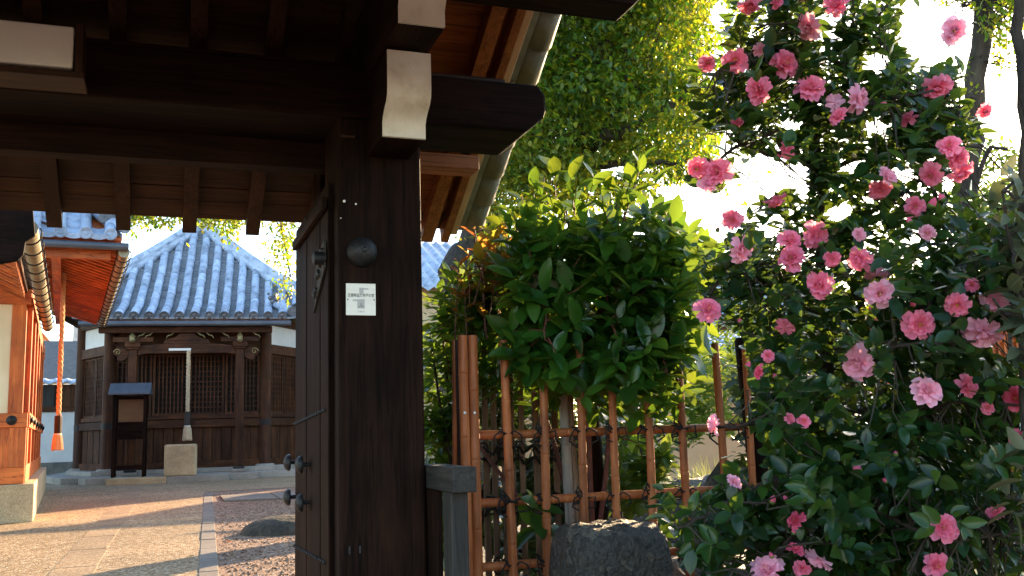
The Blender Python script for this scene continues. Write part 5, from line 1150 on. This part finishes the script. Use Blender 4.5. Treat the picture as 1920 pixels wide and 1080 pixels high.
bush('background_shrub', 'mid green shrub between garden house and camellia', [(1420, 620, 90, 60, 1), (1330, 640, 50, 40, .5), (1520, 600, 90, 70, 1)], (10, 12), 300, .09, 'photinia_leaf', 39, cat='shrub')
# ---- grass clump
gb = atD(1310, 885, 9.0); gb[2] = 0; g_ = thing('grass_clump', 'clump of pale arching grass behind the fence', 'grass', gb); r_ = np.random.default_rng(8)
VV, TT, off = [], [], 0
for k in range(420):
    o = np.array([r_.normal(0, .2), r_.normal(0, .15), 0]); a = r_.uniform(0, 6.28); L = r_.uniform(.35, .8); lean = r_.uniform(.15, .8); d = np.array([math.cos(a), math.sin(a), 0]); s = np.array([-d[1], d[0], 0]) * .005
    for j in range(5):
        q = j / 4; c = o + d * lean * L * q ** 1.6 + np.array([0, 0, L * (q - .35 * lean * q * q)]); wv = (1 - q) ** .6; VV += [c - s * wv, c + s * wv]
    for j in range(4): b_ = off + 2 * j; TT.append((b_, b_ + 1, b_ + 3, b_ + 2))
    off += 10
meta(link('blades', arr_mesh('blades', VV, TT, M['grass']), g_), kind='stuff')
bush('ground_cover', 'low dense ground cover plants in front of the grass clump', [(1290, 930, 90, 18, 1), (1350, 935, 60, 14, 1)], (8.0, 8.8), 220, .045, 'bush_leaf', 41, cat='plant', stems=False)

# ---- big camphor tree behind the gate
cb0 = atD(885, 600, 11.5); cb0[2] = 0
ct = thing('camphor_tree', 'large backlit evergreen tree with thick trunk behind the gate roof', 'tree', cb0); smp = []
smp += list(limb(ct, [('w', cb0), (884, 600, 11.5), (880, 450, 11.5), (900, 330, 11.4), (960, 200, 11.3), (1020, 40, 11.2), (1060, -200, 11)], .36, .13, M['bark'], 'trunk', 14))
for b, r0 in (([(900, 330, 11.4), (1020, 320, 10.4), (1120, 262, 9.5), (1200, 236, 9.4), (1290, 170, 9.6)], .10), ([(930, 260, 11.4), (1050, 320, 10.2), (1170, 303, 9.5), (1265, 308, 9.4)], .06), ([(1120, 262, 9.5), (1165, 200, 9.5), (1175, 90, 9.6), (1200, -40, 9.8)], .05), ([(1175, 120, 9.6), (1210, 70, 9.6), (1260, 40, 9.7)], .025), ([(1165, 210, 9.5), (1195, 180, 9.4), (1225, 90, 9.6)], .022), ([(960, 200, 11.3), (1080, 120, 11.4), (1200, 60, 11.6), (1310, 10, 11.6)], .08),
              ([(1290, 170, 10.8), (1330, 90, 10.8)], .03), ([(1020, 40, 11.2), (1250, -80, 11.2), (1400, -60, 11.3)], .07), ([(960, 200, 11.3), (700, 150, 12.5), (450, 250, 13.5), (250, 330, 14)], .08), ([(450, 250, 13.5), (520, 380, 14), (545, 520, 14)], .03)):
    smp += list(limb(ct, b, r0, r0 * .35, M['bark'], seg=8))
TE = [(1090, 70, 190, 150, 1.), (1250, 50, 120, 120, .75), (1230, 215, 120, 85, .9), (1080, 230, 130, 90, 1), (1000, 330, 90, 60, .9), (1130, 340, 90, 45, .7), (1320, 60, 50, 80, .35), (1315, 235, 42, 55, .6), (970, 150, 60, 130, 1), (1000, 30, 100, 120, .8), (1150, -120, 260, 100, .6), (1270, 325, 60, 22, .4), (985, 400, 50, 40, .6), (960, 290, 40, 60, .8)]
LE = [(330, 400, 110, 26, .9), (260, 405, 50, 30, 1), (440, 400, 60, 30, 1.), (510, 405, 60, 22, .8), (530, 455, 28, 40, .8), (540, 520, 18, 38, .7), (300, 330, 250, 70, .5), (430, 425, 25, 18, .6)]
r_ = np.random.default_rng(25)
cl = [(px, py, r_.uniform(9.0, 12.0), r_.uniform(.12, .3)) for px, py in sample_ellipses(TE, 390, r_)]
tips = []
for px, py, d, s_ in cl:
    c_ = atD(px, py, d); k = int(5 + 90 * s_ * s_ + r_.integers(0, 4)); q_ = r_.normal(size=(k, 3)) * np.array([1.15, 1, .62]) * s_; tips += list(c_ + q_)
tips += [atD(px, py, r_.uniform(12.4, 13.2)) for px, py in sample_ellipses(TE, 1500, r_)]
tips = tips + [atD(px, py, r_.uniform(13, 14.6)) for px, py in sample_ellipses(LE, 420, r_)]
tips = np.array(tips); ax = r_.normal(scale=.6, size=tips.shape) + np.array([0, 0, .3])
P, Dr, Un, S = [], [], [], []
for t, a in zip(tips, ax):
    k = r_.integers(14, 22); off = r_.normal(scale=.075, size=(k, 3)); P.append(t + off); Dr.append(norm(off) + r_.normal(scale=.5, size=(k, 3)) + np.array([0, 0, -.35])); Un.append(r_.normal(scale=.6, size=(k, 3)) + np.array([0, 0, .9])); S.append(r_.uniform(.05, .088, k))
P, Dr, Un, S = (np.concatenate(q) for q in (P, Dr, Un, S)); lx, ly, _ = projv(P); keep = np.ones(len(P), bool)
for gx, gy, ga, gb_ in ((1290, 400, 90, 60), (1150, 318, 28, 14), (1345, 30, 18, 26), (1040, 328, 10, 8), (1370, 290, 22, 60), (470, 440, 24, 30), (352, 430, 20, 22), (300, 440, 26, 14), (1330, 130, 12, 18)): keep &= ~(((lx - gx) / ga) ** 2 + ((ly - gy) / gb_) ** 2 < 1)
plant_leaves(ct, P[keep], Dr[keep], Un[keep], S[keep], [leaf_base(3, .5, .3, .15, .8), leaf_base(3, .45, .15, .25, .85)], M['camphor_leaf'], 0)
twigs(ct, list(tips[::9]), smp, M['twig'], .004)
# ---- trees at the right edge
tb = atD(1808, 700, 8); tb[2] = 0; t2 = thing('slender_tree', 'slender pale trunked tree leaning near the sun at upper right', 'tree', tb)
smp = list(limb(t2, [('w', tb), (1806, 650, 8), (1812, 450, 8), (1822, 300, 8), (1832, 150, 8), (1846, 0, 8), (1850, -120, 8)], .10, .07, M['bark'], 'trunk', 10))
smp += list(limb(t2, [(1814, 420, 8), (1850, 270, 7.9), (1890, 280, 7.8)], .025, .012, M['twig'])); smp += list(limb(t2, [(1840, 60, 8), (1880, 30, 8.2), (1940, 0, 8.4)], .025, .012, M['twig']))
r_ = np.random.default_rng(44); tips = np.array([atD(px, py, r_.uniform(7.6, 8.5)) for px, py in sample_ellipses([(1880, 30, 50, 55, 1), (1840, -30, 120, 50, 1), (1880, 110, 30, 40, .5), (1825, 110, 12, 60, .3), (1790, 240, 30, 40, .3)], 150, r_)])
P, Dr, Un, S = clusters(tips, r_.normal(scale=.6, size=tips.shape) + np.array([0, 0, .5]), (7, 10), .06, r_, .9, .1, .2)
plant_leaves(t2, P, Dr, Un, S, [leaf_base(3, .5, .3, .15, .8)], M['camphor_leaf'], 0); twigs(t2, tips, smp, M['twig'], .004)
tb = atD(1922, 700, 3.25); tb[2] = 0; t3 = thing('loquat_tree', 'dark trunked tree with large dull leaves at the right edge', 'tree', tb)
smp = list(limb(t3, [('w', tb), (1926, 800, 3.25), (1922, 560, 3.25), (1918, 300, 3.25), (1914, 100, 3.25), (1912, -80, 3.25)], .026, .018, M['bark'], 'trunk', 10))
for b in ([(1922, 560, 3.25), (1895, 470, 3.2), (1880, 360, 3.15)], [(1924, 640, 3.25), (1890, 600, 3.15), (1862, 560, 3.1)]): smp += list(limb(t3, b, .008, .004, M['twig']))
r_ = np.random.default_rng(45); tips = np.array([atD(px, py, r_.uniform(3.0, 3.4)) for px, py in sample_ellipses([(1895, 400, 28, 80, 1), (1895, 520, 40, 70, 1), (1915, 640, 30, 80, .5), (1915, 900, 30, 90, .8), (1960, 500, 50, 200, 1)], 46, r_)])
P, Dr, Un, S = clusters(tips, r_.normal(scale=.5, size=tips.shape) + np.array([0, 0, .6]), (5, 7), .12, r_, .9, .08, .3)
plant_leaves(t3, P, Dr, Un, S, [leaf_base(5, .42, .3, .2, .75), leaf_base(5, .38, .5, .1, .75)], M['grey_leaf'], 60); twigs(t3, tips, smp, M['twig'], .004)
# ---- far trees closing the garden
for i, (px, py, rx_, ry_, d, lb) in enumerate(((1480, 560, 120, 60, 30, 'far dark tree behind the garden house, left of the camellia trunk'), (1700, 560, 150, 90, 26, 'far dark tree behind the middle of the camellia'), (1900, 560, 120, 110, 24, 'far dark tree behind the right side of the camellia'),)):
    t = bush('far_tree', lb, [(px, py, rx_, ry_, 1)], (d - 1, d + 1), 300, .26, 'camphor_leaf', 60 + i, cat='tree', stems=False); g = np.array(t.location)
    MB().tube([g, g + np.array([.05, 0, 1.5]), g + np.array([0, .05, 3.2])], [.18, .14, .07], 8).build('trunk', M['bark'], t, smooth=True)
for i, (x_, y_, s_, lb) in enumerate(((5.5, 33, 1.8, 'round evergreen tree behind the pyramid roofed hall, hidden by the gate post'), (9.5, 35, 2.0, 'round evergreen tree behind the far tiled house'))):
    t = thing('far_tree', lb, 'tree', (x_, y_, 0)); r_ = np.random.default_rng(80 + i)
    MB().tube([(x_, y_, 0), (x_ + .1, y_, 1.6), (x_, y_ + .1, 3.2)], [.22, .17, .08], 8).build('trunk', M['bark'], t, smooth=True)
    tips = np.array([x_, y_, 2.6]) + norm(r_.normal(size=(330, 3))) * r_.uniform(.3, 1, (330, 1)) ** .5 * np.array([s_, s_, 1.6])
    P, Dr, Un, S = clusters(tips, norm(tips - np.array([x_, y_, 2])) + np.array([0, 0, .4]), (7, 10), .2, r_, .9, .2, .1)
    plant_leaves(t, P, Dr, Un, S, [leaf_base(4, .5, .3, .15, .8)], M['camphor_leaf'], 0)
# ---- fallen leaves
lb_ = leaf_base(4, .5, .3, .15, .8); lm = arr_mesh('fallen_leaf', lb_[0], lb_[1], M['deadleaf'])
fl_ = [(255, 930, 'fallen leaf on the path just below the stone step'), (272, 955, 'fallen leaf on the slab line in the middle of the path'), (212, 1019, 'brown fallen leaf low on the path, left of its slab line'), (350, 1045, 'fallen leaf near the lower end of the stone kerb, on the path'),
       (295, 962, 'fallen leaf on the path midway between slab line and kerb'), (422, 1015, 'fallen leaf on the gravel right beside the kerb'), (530, 1020, 'fallen leaf on the gravel before the bark mound'), (110, 1062, 'fallen leaf at the bottom left of the path'), (380, 935, 'fallen leaf against the far end of the kerb'), (440, 1040, 'lowest fallen leaf on the gravel')]
for k, (px, py, lbl) in enumerate(fl_):
    p = atZ(px, py, .03); o = link('fallen_leaf', lm, None); o.location = tuple(p); o.rotation_euler = (rnd.uniform(-.4, .4), rnd.uniform(-.4, .4), rnd.uniform(0, 6)); o.scale = (.07,) * 3
    meta(o, lbl, 'leaf', 'fallen leaves')
